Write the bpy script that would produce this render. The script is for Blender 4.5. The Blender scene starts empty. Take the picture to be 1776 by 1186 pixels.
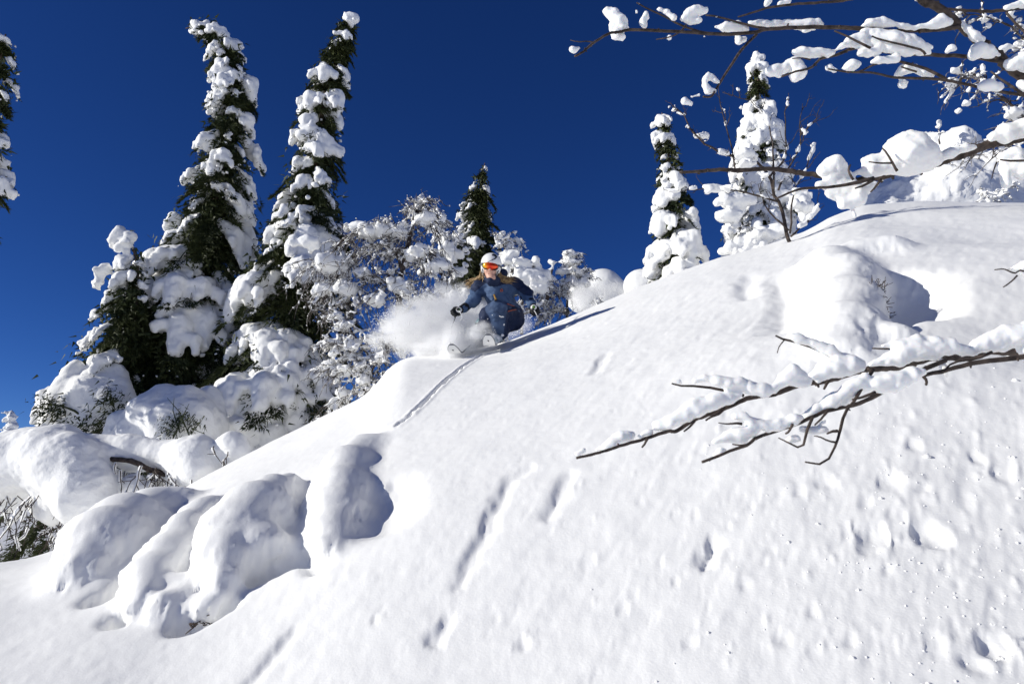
import bpy, math, random, time
import numpy as np
from mathutils import Vector, Matrix, Quaternion
T0 = time.time()
rnd = random.Random(7)
R = math.radians
SC = bpy.context.scene
COL = SC.collection

# ------------------------------------------------------------------ camera
FPX, PITCH = 1184.0, R(12.0)            # focal length in photo pixels (1776 wide)
CAM = np.array([0.0, 0.0, 0.0])
cam_d = bpy.data.cameras.new('camera')
cam = bpy.data.objects.new('camera', cam_d)
COL.objects.link(cam)
cam_d.sensor_width = 36.0
cam_d.lens = 36.0 * FPX / 1776.0
cam_d.clip_start = 0.05
cam_d.clip_end = 6000
cam.location = (0, 0, 0)
cam.rotation_euler = (R(90) + PITCH, 0, 0)
cam_d.dof.use_dof = True
cam_d.dof.focus_distance = 8.0
cam_d.dof.aperture_fstop = 9.0
SC.camera = cam

# ------------------------------------------------------------------ sky and sun
SUN_EL, SUN_AZ = R(21.0), R(-102.0)     # azimuth from +Y towards +X
sun_dir = Vector((math.sin(SUN_AZ) * math.cos(SUN_EL), math.cos(SUN_AZ) * math.cos(SUN_EL), math.sin(SUN_EL)))
w = bpy.data.worlds.new('World'); SC.world = w; w.use_nodes = True
nt = w.node_tree; bg = nt.nodes['Background']
sky = nt.nodes.new('ShaderNodeTexSky'); sky.sky_type = 'NISHITA'; sky.sun_disc = False
sky.sun_elevation = SUN_EL; sky.sun_rotation = SUN_AZ
sky.altitude = 1500; sky.air_density = 0.62; sky.dust_density = 0.0; sky.ozone_density = 6.0
hs = nt.nodes.new('ShaderNodeHueSaturation'); hs.inputs['Saturation'].default_value = 1.13
hs.inputs['Hue'].default_value = 0.514
nt.links.new(sky.outputs[0], hs.inputs['Color'])
nt.links.new(hs.outputs[0], bg.inputs['Color'])
bg.inputs['Strength'].default_value = 0.068
sd = bpy.data.lights.new('sun', 'SUN'); sd.energy = 3.9; sd.angle = R(0.53); sd.color = (1.0, 0.968, 0.875)
sun = bpy.data.objects.new('sun', sd); COL.objects.link(sun)
sun.rotation_euler = sun_dir.to_track_quat('Z', 'Y').to_euler()
SC.view_settings.view_transform = 'Standard'
SC.view_settings.look = 'None'
SC.view_settings.gamma = 1.0
SC.view_settings.exposure = 0.30
SC.view_settings.use_curve_mapping = False
SC.render.engine = 'CYCLES'
SC.cycles.use_denoising = True
SC.cycles.max_bounces = 16
SC.cycles.diffuse_bounces = 5
SC.cycles.transparent_max_bounces = 16
SC.cycles.volume_bounces = 15
SC.cycles.volume_step_rate = 1.0
SC.cycles.sample_clamp_indirect = 6.0

# ------------------------------------------------------------------ helpers: pixels, noise, meshes
CP, SP = math.cos(PITCH), math.sin(PITCH)
def ray(u, v):
    x = (u - 888.0) / FPX; y = (593.0 - v) / FPX
    return np.array([x, CP - SP * y, SP + CP * y])
def at(u, v, Y):
    d = ray(u, v); return d * (Y / d[1])
def ppm(Y):                            # photo pixels per metre at depth Y
    return FPX / Y

_rs = np.random.RandomState(11)
_TAB = _rs.rand(64, 64, 64).astype(np.float32) * 2 - 1
def noise3(p):
    p = np.asarray(p, dtype=np.float32)
    i = np.floor(p).astype(np.int32); f = p - i; f = f * f * (3 - 2 * f)
    i0 = i & 63; i1 = (i + 1) & 63
    x0, y0, z0 = i0[..., 0], i0[..., 1], i0[..., 2]; x1, y1, z1 = i1[..., 0], i1[..., 1], i1[..., 2]
    fx, fy, fz = f[..., 0], f[..., 1], f[..., 2]
    a = _TAB[x0, y0, z0] * (1 - fx) + _TAB[x1, y0, z0] * fx
    b = _TAB[x0, y1, z0] * (1 - fx) + _TAB[x1, y1, z0] * fx
    c = _TAB[x0, y0, z1] * (1 - fx) + _TAB[x1, y0, z1] * fx
    d = _TAB[x0, y1, z1] * (1 - fx) + _TAB[x1, y1, z1] * fx
    return (a * (1 - fy) + b * fy) * (1 - fz) + (c * (1 - fy) + d * fy) * fz
def fbm(p, scale, octaves, gain=0.5):
    o = 0; a = 1.0; q = np.asarray(p, dtype=np.float32) * scale
    for k in range(octaves):
        o = o + a * noise3(q + 17.3 * k); a *= gain; q = q * 2.03
    return o

def make_mesh(name, verts, faces, mat=None, smooth=True):
    """faces: (n,3) / (n,4) int array, or list of such arrays"""
    if isinstance(faces, np.ndarray): faces = [faces]
    faces = [f for f in faces if len(f)]
    me = bpy.data.meshes.new(name)
    verts = np.asarray(verts, dtype=np.float32)
    me.vertices.add(len(verts)); me.vertices.foreach_set('co', verts.ravel())
    nl = sum(f.size for f in faces); npoly = sum(len(f) for f in faces)
    me.loops.add(nl); me.polygons.add(npoly)
    me.loops.foreach_set('vertex_index', np.concatenate([f.ravel() for f in faces]).astype(np.int32))
    tot = np.concatenate([np.full(len(f), f.shape[1], dtype=np.int32) for f in faces])
    st = np.concatenate([[0], np.cumsum(tot)[:-1]]).astype(np.int32)
    me.polygons.foreach_set('loop_start', st)
    me.polygons.foreach_set('loop_total', tot)
    me.polygons.foreach_set('use_smooth', np.full(npoly, smooth, dtype=bool))
    me.update(calc_edges=True); me.validate()
    if mat: me.materials.append(mat)
    return me
def link(name, me, parent=None, label=None, cat=None, group=None, kind=None):
    o = bpy.data.objects.new(name, me); COL.objects.link(o)
    if parent is not None:
        o.parent = parent
        o.matrix_parent_inverse = parent.matrix_basis.inverted()
    if label: o['label'] = label
    if cat: o['category'] = cat
    if group: o['group'] = group
    if kind: o['kind'] = kind
    return o
def thing(name, loc, label, cat, group=None):
    o = bpy.data.objects.new(name, None); COL.objects.link(o); o.empty_display_size = 0.2
    o.location = [float(c) for c in loc]; o['label'] = label; o['category'] = cat
    if group: o['group'] = group
    return o
def vnormals(verts, faces):
    v = verts; n = np.zeros_like(v)
    f = faces
    if f.shape[1] == 4:
        fn = np.cross(v[f[:, 2]] - v[f[:, 0]], v[f[:, 3]] - v[f[:, 1]])
    else:
        fn = np.cross(v[f[:, 1]] - v[f[:, 0]], v[f[:, 2]] - v[f[:, 0]])
    for k in range(f.shape[1]):
        for c in range(3):
            n[:, c] += np.bincount(f[:, k], weights=fn[:, c], minlength=len(v))
    return n / (np.linalg.norm(n, axis=1, keepdims=True) + 1e-12)

def surface_nets(vol):
    """vol < 0 inside. Returns index-space verts, quads (outward)."""
    nx, ny, nz = vol.shape
    s = vol < 0
    c = s[:-1, :-1, :-1].astype(np.uint8)
    cnt = c.copy()
    for dx in (0, 1):
        for dy in (0, 1):
            for dz in (0, 1):
                if dx or dy or dz:
                    cnt += s[dx:nx - 1 + dx, dy:ny - 1 + dy, dz:nz - 1 + dz]
    act = (cnt > 0) & (cnt < 8)
    ix, iy, iz = np.nonzero(act)
    n = len(ix)
    idx = np.full(act.shape, -1, dtype=np.int32); idx[ix, iy, iz] = np.arange(n, dtype=np.int32)
    corner = {}
    for dx in (0, 1):
        for dy in (0, 1):
            for dz in (0, 1):
                corner[dx, dy, dz] = vol[ix + dx, iy + dy, iz + dz]
    acc = np.zeros((n, 3)); m = np.zeros(n)
    for a in list(corner):
        for ax in range(3):
            if a[ax] == 0:
                b = list(a); b[ax] = 1; b = tuple(b)
                va, vb = corner[a], corner[b]
                cr = (va < 0) != (vb < 0)
                t = np.where(cr, va / np.where(cr, va - vb, 1), 0)
                p = np.array(a, float)[None, :] + np.zeros((n, 3)); p[:, ax] = t
                acc += p * cr[:, None]; m += cr
    V = acc / np.maximum(m, 1)[:, None] + np.stack([ix, iy, iz], 1)
    Q = []
    # x edges
    a = s[:-1, 1:-1, 1:-1]; b = s[1:, 1:-1, 1:-1]
    for (flip, mask) in ((0, a & ~b), (1, ~a & b)):
        i, j, k = np.nonzero(mask); j = j + 1; k = k + 1
        q = np.stack([idx[i, j - 1, k - 1], idx[i, j, k - 1], idx[i, j, k], idx[i, j - 1, k]], 1)
        Q.append(q[:, ::-1] if flip else q)
    a = s[1:-1, :-1, 1:-1]; b = s[1:-1, 1:, 1:-1]
    for (flip, mask) in ((1, a & ~b), (0, ~a & b)):
        i, j, k = np.nonzero(mask); i = i + 1; k = k + 1
        q = np.stack([idx[i - 1, j, k - 1], idx[i, j, k - 1], idx[i, j, k], idx[i - 1, j, k]], 1)
        Q.append(q[:, ::-1] if flip else q)
    a = s[1:-1, 1:-1, :-1]; b = s[1:-1, 1:-1, 1:]
    for (flip, mask) in ((0, a & ~b), (1, ~a & b)):
        i, j, k = np.nonzero(mask); i = i + 1; j = j + 1
        q = np.stack([idx[i - 1, j - 1, k], idx[i, j - 1, k], idx[i, j, k], idx[i - 1, j, k]], 1)
        Q.append(q[:, ::-1] if flip else q)
    Q = np.concatenate(Q)
    Q = Q[(Q >= 0).all(1)]
    return V, Q

def smin(a, b, k):
    h = np.maximum(k - np.abs(a - b), 0) / k
    return np.minimum(a, b) - h * h * k * 0.25
def smax(a, b, k):
    return -smin(-a, -b, k)
def sd_ell(P, c, r, rot=None):
    q = P - np.asarray(c, np.float32)
    if rot is not None: q = q @ np.asarray(rot, np.float32)
    r = np.asarray(r, np.float32)
    k0 = np.sqrt(((q / r) ** 2).sum(-1)); k1 = np.sqrt(((q / (r * r)) ** 2).sum(-1)) + 1e-6
    return np.where(k0 < 1e-3, -r.min(), k0 * (k0 - 1) / k1)
def sd_cone(P, a, b, ra, rb):
    a = np.asarray(a, np.float32); b = np.asarray(b, np.float32); ab = b - a
    t = np.clip(((P - a) @ ab) / max(float(ab @ ab), 1e-9), 0, 1)
    return np.sqrt(((P - a - t[..., None] * ab) ** 2).sum(-1)) - (ra + (rb - ra) * t)

class Field:
    """A regular block of space in which blobs are melted together."""
    def __init__(self, lo, hi, h, far=0.3):
        self.h = h; self.lo = np.asarray(lo, float) - 2 * h
        self.n = (np.ceil((np.asarray(hi, float) + 2 * h - self.lo) / h).astype(int) + 1)
        self.v = np.full(self.n, far, dtype=np.float32); self.far = far
    def block(self, lo, hi):
        a = np.clip(np.floor((np.asarray(lo) - self.lo) / self.h).astype(int), 0, self.n - 1)
        b = np.clip(np.ceil((np.asarray(hi) - self.lo) / self.h).astype(int) + 1, 1, self.n)
        if (b <= a).any(): return None, None
        g = np.stack(np.meshgrid(*[self.lo[i] + self.h * np.arange(a[i], b[i]) for i in range(3)], indexing='ij'), -1).astype(np.float32)
        return (slice(a[0], b[0]), slice(a[1], b[1]), slice(a[2], b[2])), g
    def put(self, lo, hi, fn, k, cut=False):
        pad = k + self.h
        sl, g = self.block(np.asarray(lo) - pad, np.asarray(hi) + pad)
        if sl is None: return
        d = fn(g)
        self.v[sl] = smax(self.v[sl], -d, k) if cut else smin(self.v[sl], d, k)
    def ell(self, c, r, k=0.04, rot=None, cut=False):
        c = np.asarray(c, float); r = np.asarray(r, float) * np.ones(3); m = r.max() if rot is not None else r
        self.put(c - m, c + m, lambda g: sd_ell(g, c, r, rot), k, cut)
    def cone(self, a, b, ra, rb, k=0.04, cut=False):
        a = np.asarray(a, float); b = np.asarray(b, float); m = max(ra, rb)
        self.put(np.minimum(a, b) - m, np.maximum(a, b) + m, lambda g: sd_cone(g, a, b, ra, rb), k, cut)
    def chain(self, pts, rad, k=0.04, cut=False):
        for i in range(len(pts) - 1): self.cone(pts[i], pts[i + 1], rad[i], rad[i + 1], k, cut)
    def shut(self):
        for ax in range(3):
            s = [slice(None)] * 3
            for e in (0, -1):
                s[ax] = e; self.v[tuple(s)] = self.far
    def sample(self, p):
        i = np.clip(np.round((p - self.lo) / self.h).astype(int), 0, self.n - 1); return self.v[i[:, 0], i[:, 1], i[:, 2]]
    def mesh(self, amp=0.0, scale=5.0, oc=3, amp2=0.0, scale2=30.0):
        self.shut(); V, Q = surface_nets(self.v)
        V = V * self.h + self.lo
        if len(V) and (amp or amp2):
            N = vnormals(V, Q)
            d = 0
            if amp: d = d + amp * fbm(V, scale, oc)
            if amp2: d = d + amp2 * fbm(V + 31.7, scale2, 2)
            V = V + N * np.asarray(d)[:, None]
        return V, Q

def components(nv, Q):
    lab = np.arange(nv)
    e = np.concatenate([Q[:, [0, 1]], Q[:, [1, 2]], Q[:, [2, 3]]]) if Q.shape[1] == 4 else np.concatenate([Q[:, [0, 1]], Q[:, [1, 2]]])
    while True:
        m = np.minimum(lab[e[:, 0]], lab[e[:, 1]])
        new = lab.copy()
        np.minimum.at(new, e[:, 0], m); np.minimum.at(new, e[:, 1], m)
        np.minimum.at(new, lab[e[:, 0]], m); np.minimum.at(new, lab[e[:, 1]], m)
        new = new[new]; new = new[new]
        if (new == lab).all(): return lab
        lab = new
def split_snow(V, Q, mat, parent, name='snow_clump', min_faces=60, most=220, rest='snow_crust'):
    """every separate lump of snow is a part of its own; crumbs are joined"""
    lab = components(len(V), Q)
    fl = lab[Q[:, 0]]
    u, c = np.unique(fl, return_counts=True)
    order = np.argsort(-c); u = u[order]; c = c[order]
    big = [k for k, m in zip(u, c) if m >= min_faces][:most]
    done = np.zeros(len(Q), bool)
    def part(mask, nm, kind=None):
        q = Q[mask]; ids, inv = np.unique(q.ravel(), return_inverse=True)
        me = make_mesh(nm, V[ids], inv.reshape(q.shape).astype(np.int32), mat)
        o = link(nm, me, parent, kind=kind)
        return o
    srt = np.argsort(fl, kind='stable'); fls = fl[srt]
    for k in big:
        a, b = np.searchsorted(fls, [k, k + 1]); ii = srt[a:b]
        m = np.zeros(len(Q), bool); m[ii] = True; done |= m
        part(m, name)
    if (~done).any(): part(~done, rest, 'stuff')

class Soup:
    """triangles and quads collected into one mesh"""
    def __init__(self): self.v = []; self.q = []; self.t = []; self.n = 0
    def add(self, v, q=None, t=None):
        v = np.asarray(v, float).reshape(-1, 3)
        if q is not None and len(q): self.q.append(np.asarray(q, int).reshape(-1, 4) + self.n)
        if t is not None and len(t): self.t.append(np.asarray(t, int).reshape(-1, 3) + self.n)
        self.v.append(v); self.n += len(v)
    def tube(self, pts, rad, sides=6, cap=True):
        pts = np.asarray(pts, float); n = len(pts)
        rad = np.ones(n) * rad if np.isscalar(rad) else np.asarray(rad, float)
        tg = np.gradient(pts, axis=0) if n > 2 else np.repeat((pts[1:] - pts[:1]), n, 0)
        tg /= np.linalg.norm(tg, axis=1, keepdims=True) + 1e-9
        ref = np.array([0.13, 0.97, 0.21])
        if abs(tg[0] @ ref) > 0.9: ref = np.array([0.9, 0.1, 0.4])
        V = []
        for i in range(n):
            a = np.cross(tg[i], ref); a /= np.linalg.norm(a) + 1e-9; b = np.cross(tg[i], a); ref = np.cross(a, tg[i])
            th = np.arange(sides) * 2 * math.pi / sides
            V.append(pts[i] + rad[i] * (np.cos(th)[:, None] * a + np.sin(th)[:, None] * b))
        V = np.concatenate(V)
        q = []
        for i in range(n - 1):
            for k in range(sides):
                k2 = (k + 1) % sides
                q.append((i * sides + k, i * sides + k2, (i + 1) * sides + k2, (i + 1) * sides + k))
        t = []
        if cap:
            V = np.concatenate([V, pts[:1], pts[-1:]])
            for k in range(sides):
                k2 = (k + 1) % sides
                t.append((k2, k, n * sides)); t.append(((n - 1) * sides + k, (n - 1) * sides + k2, n * sides + 1))
        self.add(V, q, t)
    def mesh(self, name, mat, smooth=True):
        V = np.concatenate(self.v); F = []
        if self.q: F.append(np.concatenate(self.q).astype(np.int32))
        if self.t: F.append(np.concatenate(self.t).astype(np.int32))
        return make_mesh(name, V, F, mat, smooth)
def catmull(pts, n):
    pts = np.asarray(pts, float); P = np.concatenate([[2 * pts[0] - pts[1]], pts, [2 * pts[-1] - pts[-2]]])
    out = []; m = len(pts) - 1
    for s in np.linspace(0, m, n):
        i = min(int(s), m - 1); t = s - i
        p0, p1, p2, p3 = P[i:i + 4]
        out.append(0.5 * (2 * p1 + (p2 - p0) * t + (2 * p0 - 5 * p1 + 4 * p2 - p3) * t * t + (3 * p1 - p0 - 3 * p2 + p3) * t ** 3))
    return np.array(out)

# ------------------------------------------------------------------ materials
def mat_base(name, color, rough=0.6, spec=0.4):
    m = bpy.data.materials.new(name); m.use_nodes = True
    b = m.node_tree.nodes['Principled BSDF']
    b.inputs['Base Color'].default_value = (*color, 1); b.inputs['Roughness'].default_value = rough
    b.inputs['Specular IOR Level'].default_value = spec
    return m, b
def add_bump(m, b, layers):
    """layers: (scale, detail, strength, distance, stretch)"""
    nt = m.node_tree; tc = nt.nodes.new('ShaderNodeTexCoord'); prev = None
    for (sc, det, st, dist, stretch) in layers:
        mp = nt.nodes.new('ShaderNodeMapping'); mp.inputs['Scale'].default_value = stretch
        no = nt.nodes.new('ShaderNodeTexNoise'); no.inputs['Scale'].default_value = sc; no.inputs['Detail'].default_value = det
        bp = nt.nodes.new('ShaderNodeBump'); bp.inputs['Strength'].default_value = st; bp.inputs['Distance'].default_value = dist
        nt.links.new(tc.outputs['Object'], mp.inputs[0]); nt.links.new(mp.outputs[0], no.inputs['Vector'])
        nt.links.new(no.outputs['Fac'], bp.inputs['Height'])
        if prev: nt.links.new(prev.outputs[0], bp.inputs['Normal'])
        prev = bp
    nt.links.new(prev.outputs[0], b.inputs['Normal'])
def add_vary(m, b, c1, c2, scale=8, detail=4, lo=0.35, hi=0.65):
    nt = m.node_tree; tc = nt.nodes.new('ShaderNodeTexCoord'); no = nt.nodes.new('ShaderNodeTexNoise')
    no.inputs['Scale'].default_value = scale; no.inputs['Detail'].default_value = detail
    cr = nt.nodes.new('ShaderNodeValToRGB')
    cr.color_ramp.elements[0].position = lo; cr.color_ramp.elements[0].color = (*c1, 1)
    cr.color_ramp.elements[1].position = hi; cr.color_ramp.elements[1].color = (*c2, 1)
    nt.links.new(tc.outputs['Object'], no.inputs['Vector']); nt.links.new(no.outputs['Fac'], cr.inputs[0])
    nt.links.new(cr.outputs[0], b.inputs['Base Color'])
SNOWC = (0.89, 0.89, 0.882)
M = {}
m, b = mat_base('snow_ground', SNOWC, 0.75, 0.25); M['ground'] = m
add_bump(m, b, [(22, 5, 0.12, 0.014, (1, 1, 1)), (110, 3, 0.22, 0.004, (1, 1, 1))])
m, b = mat_base('snow_pillow', SNOWC, 0.8, 0.2); M['snow'] = m
add_bump(m, b, [(16, 5, 0.32, 0.03, (1, 1, 1)), (60, 3, 0.3, 0.008, (1, 1, 1))])
m, b = mat_base('snow_near', SNOWC, 0.8, 0.2); M['snow_near'] = m
add_bump(m, b, [(45, 4, 0.22, 0.006, (1, 1, 1))])
b.inputs['Subsurface Weight'].default_value = 0.35; b.inputs['Subsurface Radius'].default_value = (0.6, 0.8, 1.0); b.inputs['Subsurface Scale'].default_value = 0.02
m, b = mat_base('spruce_needles', (0.05, 0.07, 0.02), 0.6, 0.2); M['needle'] = m
add_vary(m, b, (0.016, 0.026, 0.010), (0.07, 0.082, 0.026), 2.2, 5, 0.3, 0.75)
m, b = mat_base('spruce_bark', (0.09, 0.06, 0.045), 0.9, 0.2); M['bark'] = m
add_vary(m, b, (0.05, 0.035, 0.028), (0.14, 0.10, 0.075), 14, 5)
add_bump(m, b, [(30, 5, 0.6, 0.02, (1, 1, 0.25))])
m, b = mat_base('birch_bark', (0.09, 0.065, 0.055), 0.75, 0.3); M['birch'] = m
add_vary(m, b, (0.022, 0.016, 0.014), (0.10, 0.075, 0.062), 30, 5, 0.35, 0.7)
add_bump(m, b, [(120, 4, 0.5, 0.004, (1, 1, 1))])
m, b = mat_base('frosted_twig', (0.16, 0.13, 0.11), 0.8, 0.3); M['twig'] = m
add_vary(m, b, (0.05, 0.04, 0.033), (0.40, 0.38, 0.37), 9, 5, 0.45, 0.7)
# ------------------------------------------------------------------ the snow slope
# skyline of the slope as directions from the camera, with the distance at which the ground rolls over
SKY = [(-420, 1000, 7.5), (-200, 990, 7.2), (0, 976, 6.6), (60, 966, 6.5), (120, 945, 6.5), (200, 905, 6.8), (280, 868, 7.2), (350, 829, 7.6),
       (400, 802, 7.9), (470, 766, 8.0), (560, 722, 8.0), (630, 688, 8.0), (655, 665, 8.0), (672, 640, 8.2), (700, 621, 8.6), (760, 612, 8.9),
       (830, 604, 9.1), (880, 592, 9.2), (960, 561, 9.6), (1030, 531, 9.9), (1100, 501, 10.4), (1180, 470, 10.8), (1250, 446, 11.2),
       (1330, 425, 11.8), (1400, 400, 12.4), (1440, 376, 13.0), (1500, 355, 13.5), (1600, 348, 14.0), (1776, 352, 14.5), (2200, 350, 15)]
_az = []; _te = []; _rr = []
for (u, v, r_) in SKY:
    d = ray(u, v); _az.append(math.atan2(d[0], d[1])); _te.append(d[2] / math.hypot(d[0], d[1])); _rr.append(r_)
_az = np.array(_az); _te = np.array(_te); _rr = np.array(_rr)
# away from the frame the hill goes on: down to the left and behind, up to the right
AZX = np.concatenate([[-math.pi, -2.2, -1.3], _az, [1.3, 2.0, math.pi]])
TEX = np.concatenate([[-0.02, -0.18, -0.22], _te, [0.36, 0.22, -0.02]])
RRX = np.concatenate([[12, 8, 7.5], _rr, [14, 12, 12]])
CH, PW = 1.75, 1.7
_fa = np.linspace(-math.pi, math.pi, 2881)
def _soft(vals, sig):
    g = np.interp(_fa, AZX, vals); n = int(3 * sig); k = np.exp(-0.5 * (np.arange(-n, n + 1) / sig) ** 2); k /= k.sum()
    return np.convolve(np.concatenate([g[-n - 1:-1], g, g[1:n + 1]]), k, 'valid')
T_SOFT, T_FINE, R_SOFT = _soft(TEX, 60.0), _soft(TEX, 3.5), _soft(RRX, 40.0)
def zbase(x, y):
    a = np.arctan2(x, y); r = np.hypot(x, y)
    Rr = np.interp(a, _fa, R_SOFT)
    q = r / Rr
    e = np.clip((q - 0.45) / 0.5, 0, 1); e = e * e * (3 - 2 * e)
    T = np.interp(a, _fa, T_SOFT) * (1 - e) + np.interp(a, _fa, T_FINE) * e
    z = T * r - CH * np.abs(np.maximum(1 - q, 0)) ** PW
    over = np.maximum(q - 1, 0)
    z = z - 5.0 * over ** 1.6 / (1 + 0.5 * over)
    z = np.where(q > 1.6, np.maximum(z, -9 + 0 * z), z)
    far = np.clip((r - 16) / 30, 0, 1)
    return z * (1 - far) + (-6.0 - 0.012 * np.minimum(r, 900)) * far

def swell(x, y):                        # broad rolls and hollows of the slope
    p = np.stack([x, y, 0 * x], -1)
    r = np.hypot(x, y)
    return (0.10 * fbm(p, 0.55, 2) + 0.008 * fbm(p + 9.1, 1.5, 2)) * np.clip(r / 4 - 0.2, 0, 1)
EDGE_KEEP = 1.0
def zheight(x, y):
    a = np.arctan2(x, y); r = np.hypot(x, y); Rr = np.interp(a, _fa, R_SOFT)
    k = np.clip(np.abs(1 - r / Rr) * 3, 0, 1)      # keep the skyline where it is
    return zbase(x, y) + swell(x, y) * k
def G(u, v):
    """where the line of sight through a photo pixel meets the snow"""
    d = ray(u, v); d = d / math.hypot(d[0], d[1])
    rr = np.linspace(0.5, 16, 3000)
    f = d[2] * rr - zheight(d[0] * rr, d[1] * rr)
    i = np.argmax(f < 0) if (f < 0).any() else int(np.argmin(f))
    return d * rr[i]

nA = 730
az = np.concatenate([np.linspace(-math.pi, -R(42), 46)[:-1], np.linspace(-R(42), R(42), nA), np.linspace(R(42), math.pi, 46)[1:]])
rr = np.concatenate([np.geomspace(0.03, 1.6, 18)[:-1], np.geomspace(1.6, 17.5, 355), np.geomspace(17.5, 1600, 48)[1:]])
A2, R2 = np.meshgrid(az, rr, indexing='ij')
X2 = np.sin(A2) * R2; Y2 = np.cos(A2) * R2
Z2 = zheight(X2, Y2)
# --- tracks, dents and prints pressed into the snow
def seg_dist(X, Y, a, b):
    ax, ay = a[0], a[1]; dx, dy = b[0] - ax, b[1] - ay; L = dx * dx + dy * dy
    t = np.clip(((X - ax) * dx + (Y - ay) * dy) / L, 0, 1)
    return np.hypot(X - ax - t * dx, Y - ay - t * dy), t
def win(c, rad):
    r_ = math.hypot(c[0], c[1]); a_ = math.atan2(c[0], c[1]); da = rad / max(r_, 0.3)
    return slice(*np.searchsorted(az, [a_ - da, a_ + da])), slice(*np.searchsorted(rr, [r_ - rad, r_ + rad]))
def press(pix, width, depth, rim=0.3, taper=True, wob=0.0):
    pts = [G(u, v) for (u, v) in pix]
    D = np.full(X2.shape, 9.0); Tt = np.zeros(X2.shape); n = len(pts) - 1
    for i in range(n):
        c = (pts[i] + pts[i + 1]) / 2; rad = np.linalg.norm(pts[i + 1] - pts[i]) / 2 + width * 4
        s = win(c, rad)
        if D[s].size == 0: continue
        d, t = seg_dist(X2[s], Y2[s], pts[i], pts[i + 1])
        up = d < D[s]
        D[s] = np.where(up, d, D[s]); Tt[s] = np.where(up, (i + t) / n, Tt[s])
    act = D < width * 4
    dd = D[act]
    if wob:
        P = np.stack([X2[act], Y2[act], 0 * X2[act]], -1); dd = dd + wob * width * fbm(P, 3.0 / max(width * 4, 0.05), 3)
    q = dd / width
    e = np.sin(np.pi * np.clip(Tt[act], 0.0, 1.0)) ** 0.35 if taper else 1.0
    Z2[act] += e * (-depth * np.exp(-q ** 2 * 1.2) + rim * depth * np.exp(-((q - 1.7) / 0.5) ** 2))
def pit(c, ra, depth, ang=0.0, asp=1.0, rim=0.35):
    s = win(c, max(ra * asp, ra) * 3.2)
    if Z2[s].size == 0: return
    dx = X2[s] - c[0]; dy = Y2[s] - c[1]; ca, sa = math.cos(ang), math.sin(ang)
    p = (dx * ca + dy * sa) / (ra * asp); q = (-dx * sa + dy * ca) / ra
    P = np.stack([X2[s], Y2[s], 0 * X2[s]], -1)
    d = np.hypot(p, q) * (1 + 0.35 * fbm(P, 1.1 / ra, 2))
    Z2[s] += -depth * np.exp(-d ** 3 * 1.1) + rim * depth * np.exp(-((d - 1.5) / 0.4) ** 2) * (0.4 + 0.6 * (p > 0))
press([(838, 614), (824, 623), (806, 634), (765, 668), (735, 698), (710, 722), (688, 738)], 0.020, 0.05, 0.4, False, 0.22)
press([(868, 612), (920, 590), (985, 566)], 0.03, 0.035, 0.3)
press([(925, 808), (885, 830), (868, 870), (845, 915), (822, 960), (795, 1025)], 0.040, 0.028, 0.0, True, 0.35)
press([(987, 818), (975, 850), (962, 875), (945, 905)], 0.040, 0.028, 0.0, True, 0.35)
press([(516, 1086), (497, 1108), (470, 1140), (435, 1182), (415, 1205)], 0.026, 0.022, 0.0, True, 0.3)
press([(1052, 612), (1040, 632), (1030, 650)], 0.04, 0.02, 0.1, True, 0.4)
press([(1345, 485), (1362, 520), (1358, 560), (1345, 580)], 0.10, 0.05, 0.1, True, 0.3)
press([(1300, 475), (1292, 500), (1296, 520)], 0.10, 0.04, 0.1, True, 0.3)
press([(790, 1062), (765, 1095), (745, 1120)], 0.03, 0.02, 0.1, True, 0.5)
press([(1245, 935), (1228, 965), (1215, 985)], 0.03, 0.03, 0.1, True, 0.5)
for (u, v, s_) in [(908, 1115, 22), (650, 1075, 15), (1078, 1055, 16), (1100, 1030, 12), (1430, 835, 22), (1385, 852, 20), (1545, 835, 28), (1600, 845, 18),
                   (1515, 935, 34), (1610, 925, 40), (1290, 1015, 18), (1325, 975, 14), (1410, 1065, 18), (1475, 1112, 16), (1195, 1118, 15), (1585, 775, 20),
                   (1740, 825, 24), (1695, 795, 18), (1725, 1125, 34), (1690, 1150, 28), (1360, 1105, 20), (1168, 890, 12), (1110, 870, 10), (1500, 870, 18),
                   (1660, 1010, 14), (1640, 985, 12), (1540, 990, 14), (1205, 895, 12), (1300, 880, 12), (1262, 912, 12), (1172, 1010, 13), (1145, 975, 10),
                   (818, 721, 7), (845, 719, 6), (860, 724, 6), (935, 733, 8), (950, 703, 6), (905, 795, 8), (1065, 712, 7), (1015, 585, 7), (1000, 700, 6), (1190, 797, 12)]:
    c = G(u, v); L = np.linalg.norm(c); ra = s_ / FPX * L
    pit(c, ra * 0.5, ra * 0.24, rnd.uniform(0.3, 1.0), rnd.uniform(1.0, 1.6), 0.35)
for k in range(360):                     # crumbs fallen from the branches, thickest to the right
    u = 1776 - abs(rnd.gauss(0, 1)) * 420; v = rnd.uniform(560, 1180)
    if v < 640 + (1776 - u) * 0.12 or u < 820: continue
    c = G(u, v); L = np.linalg.norm(c)
    ra = rnd.choice([3, 4, 4, 5, 6, 8, 10]) / FPX * L
    pit(c, ra * rnd.uniform(0.6, 1.1), ra * rnd.uniform(0.06, 0.2), rnd.uniform(0.2, 1.2), rnd.uniform(1.0, 2.4), rnd.uniform(0.2, 0.9))
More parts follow.
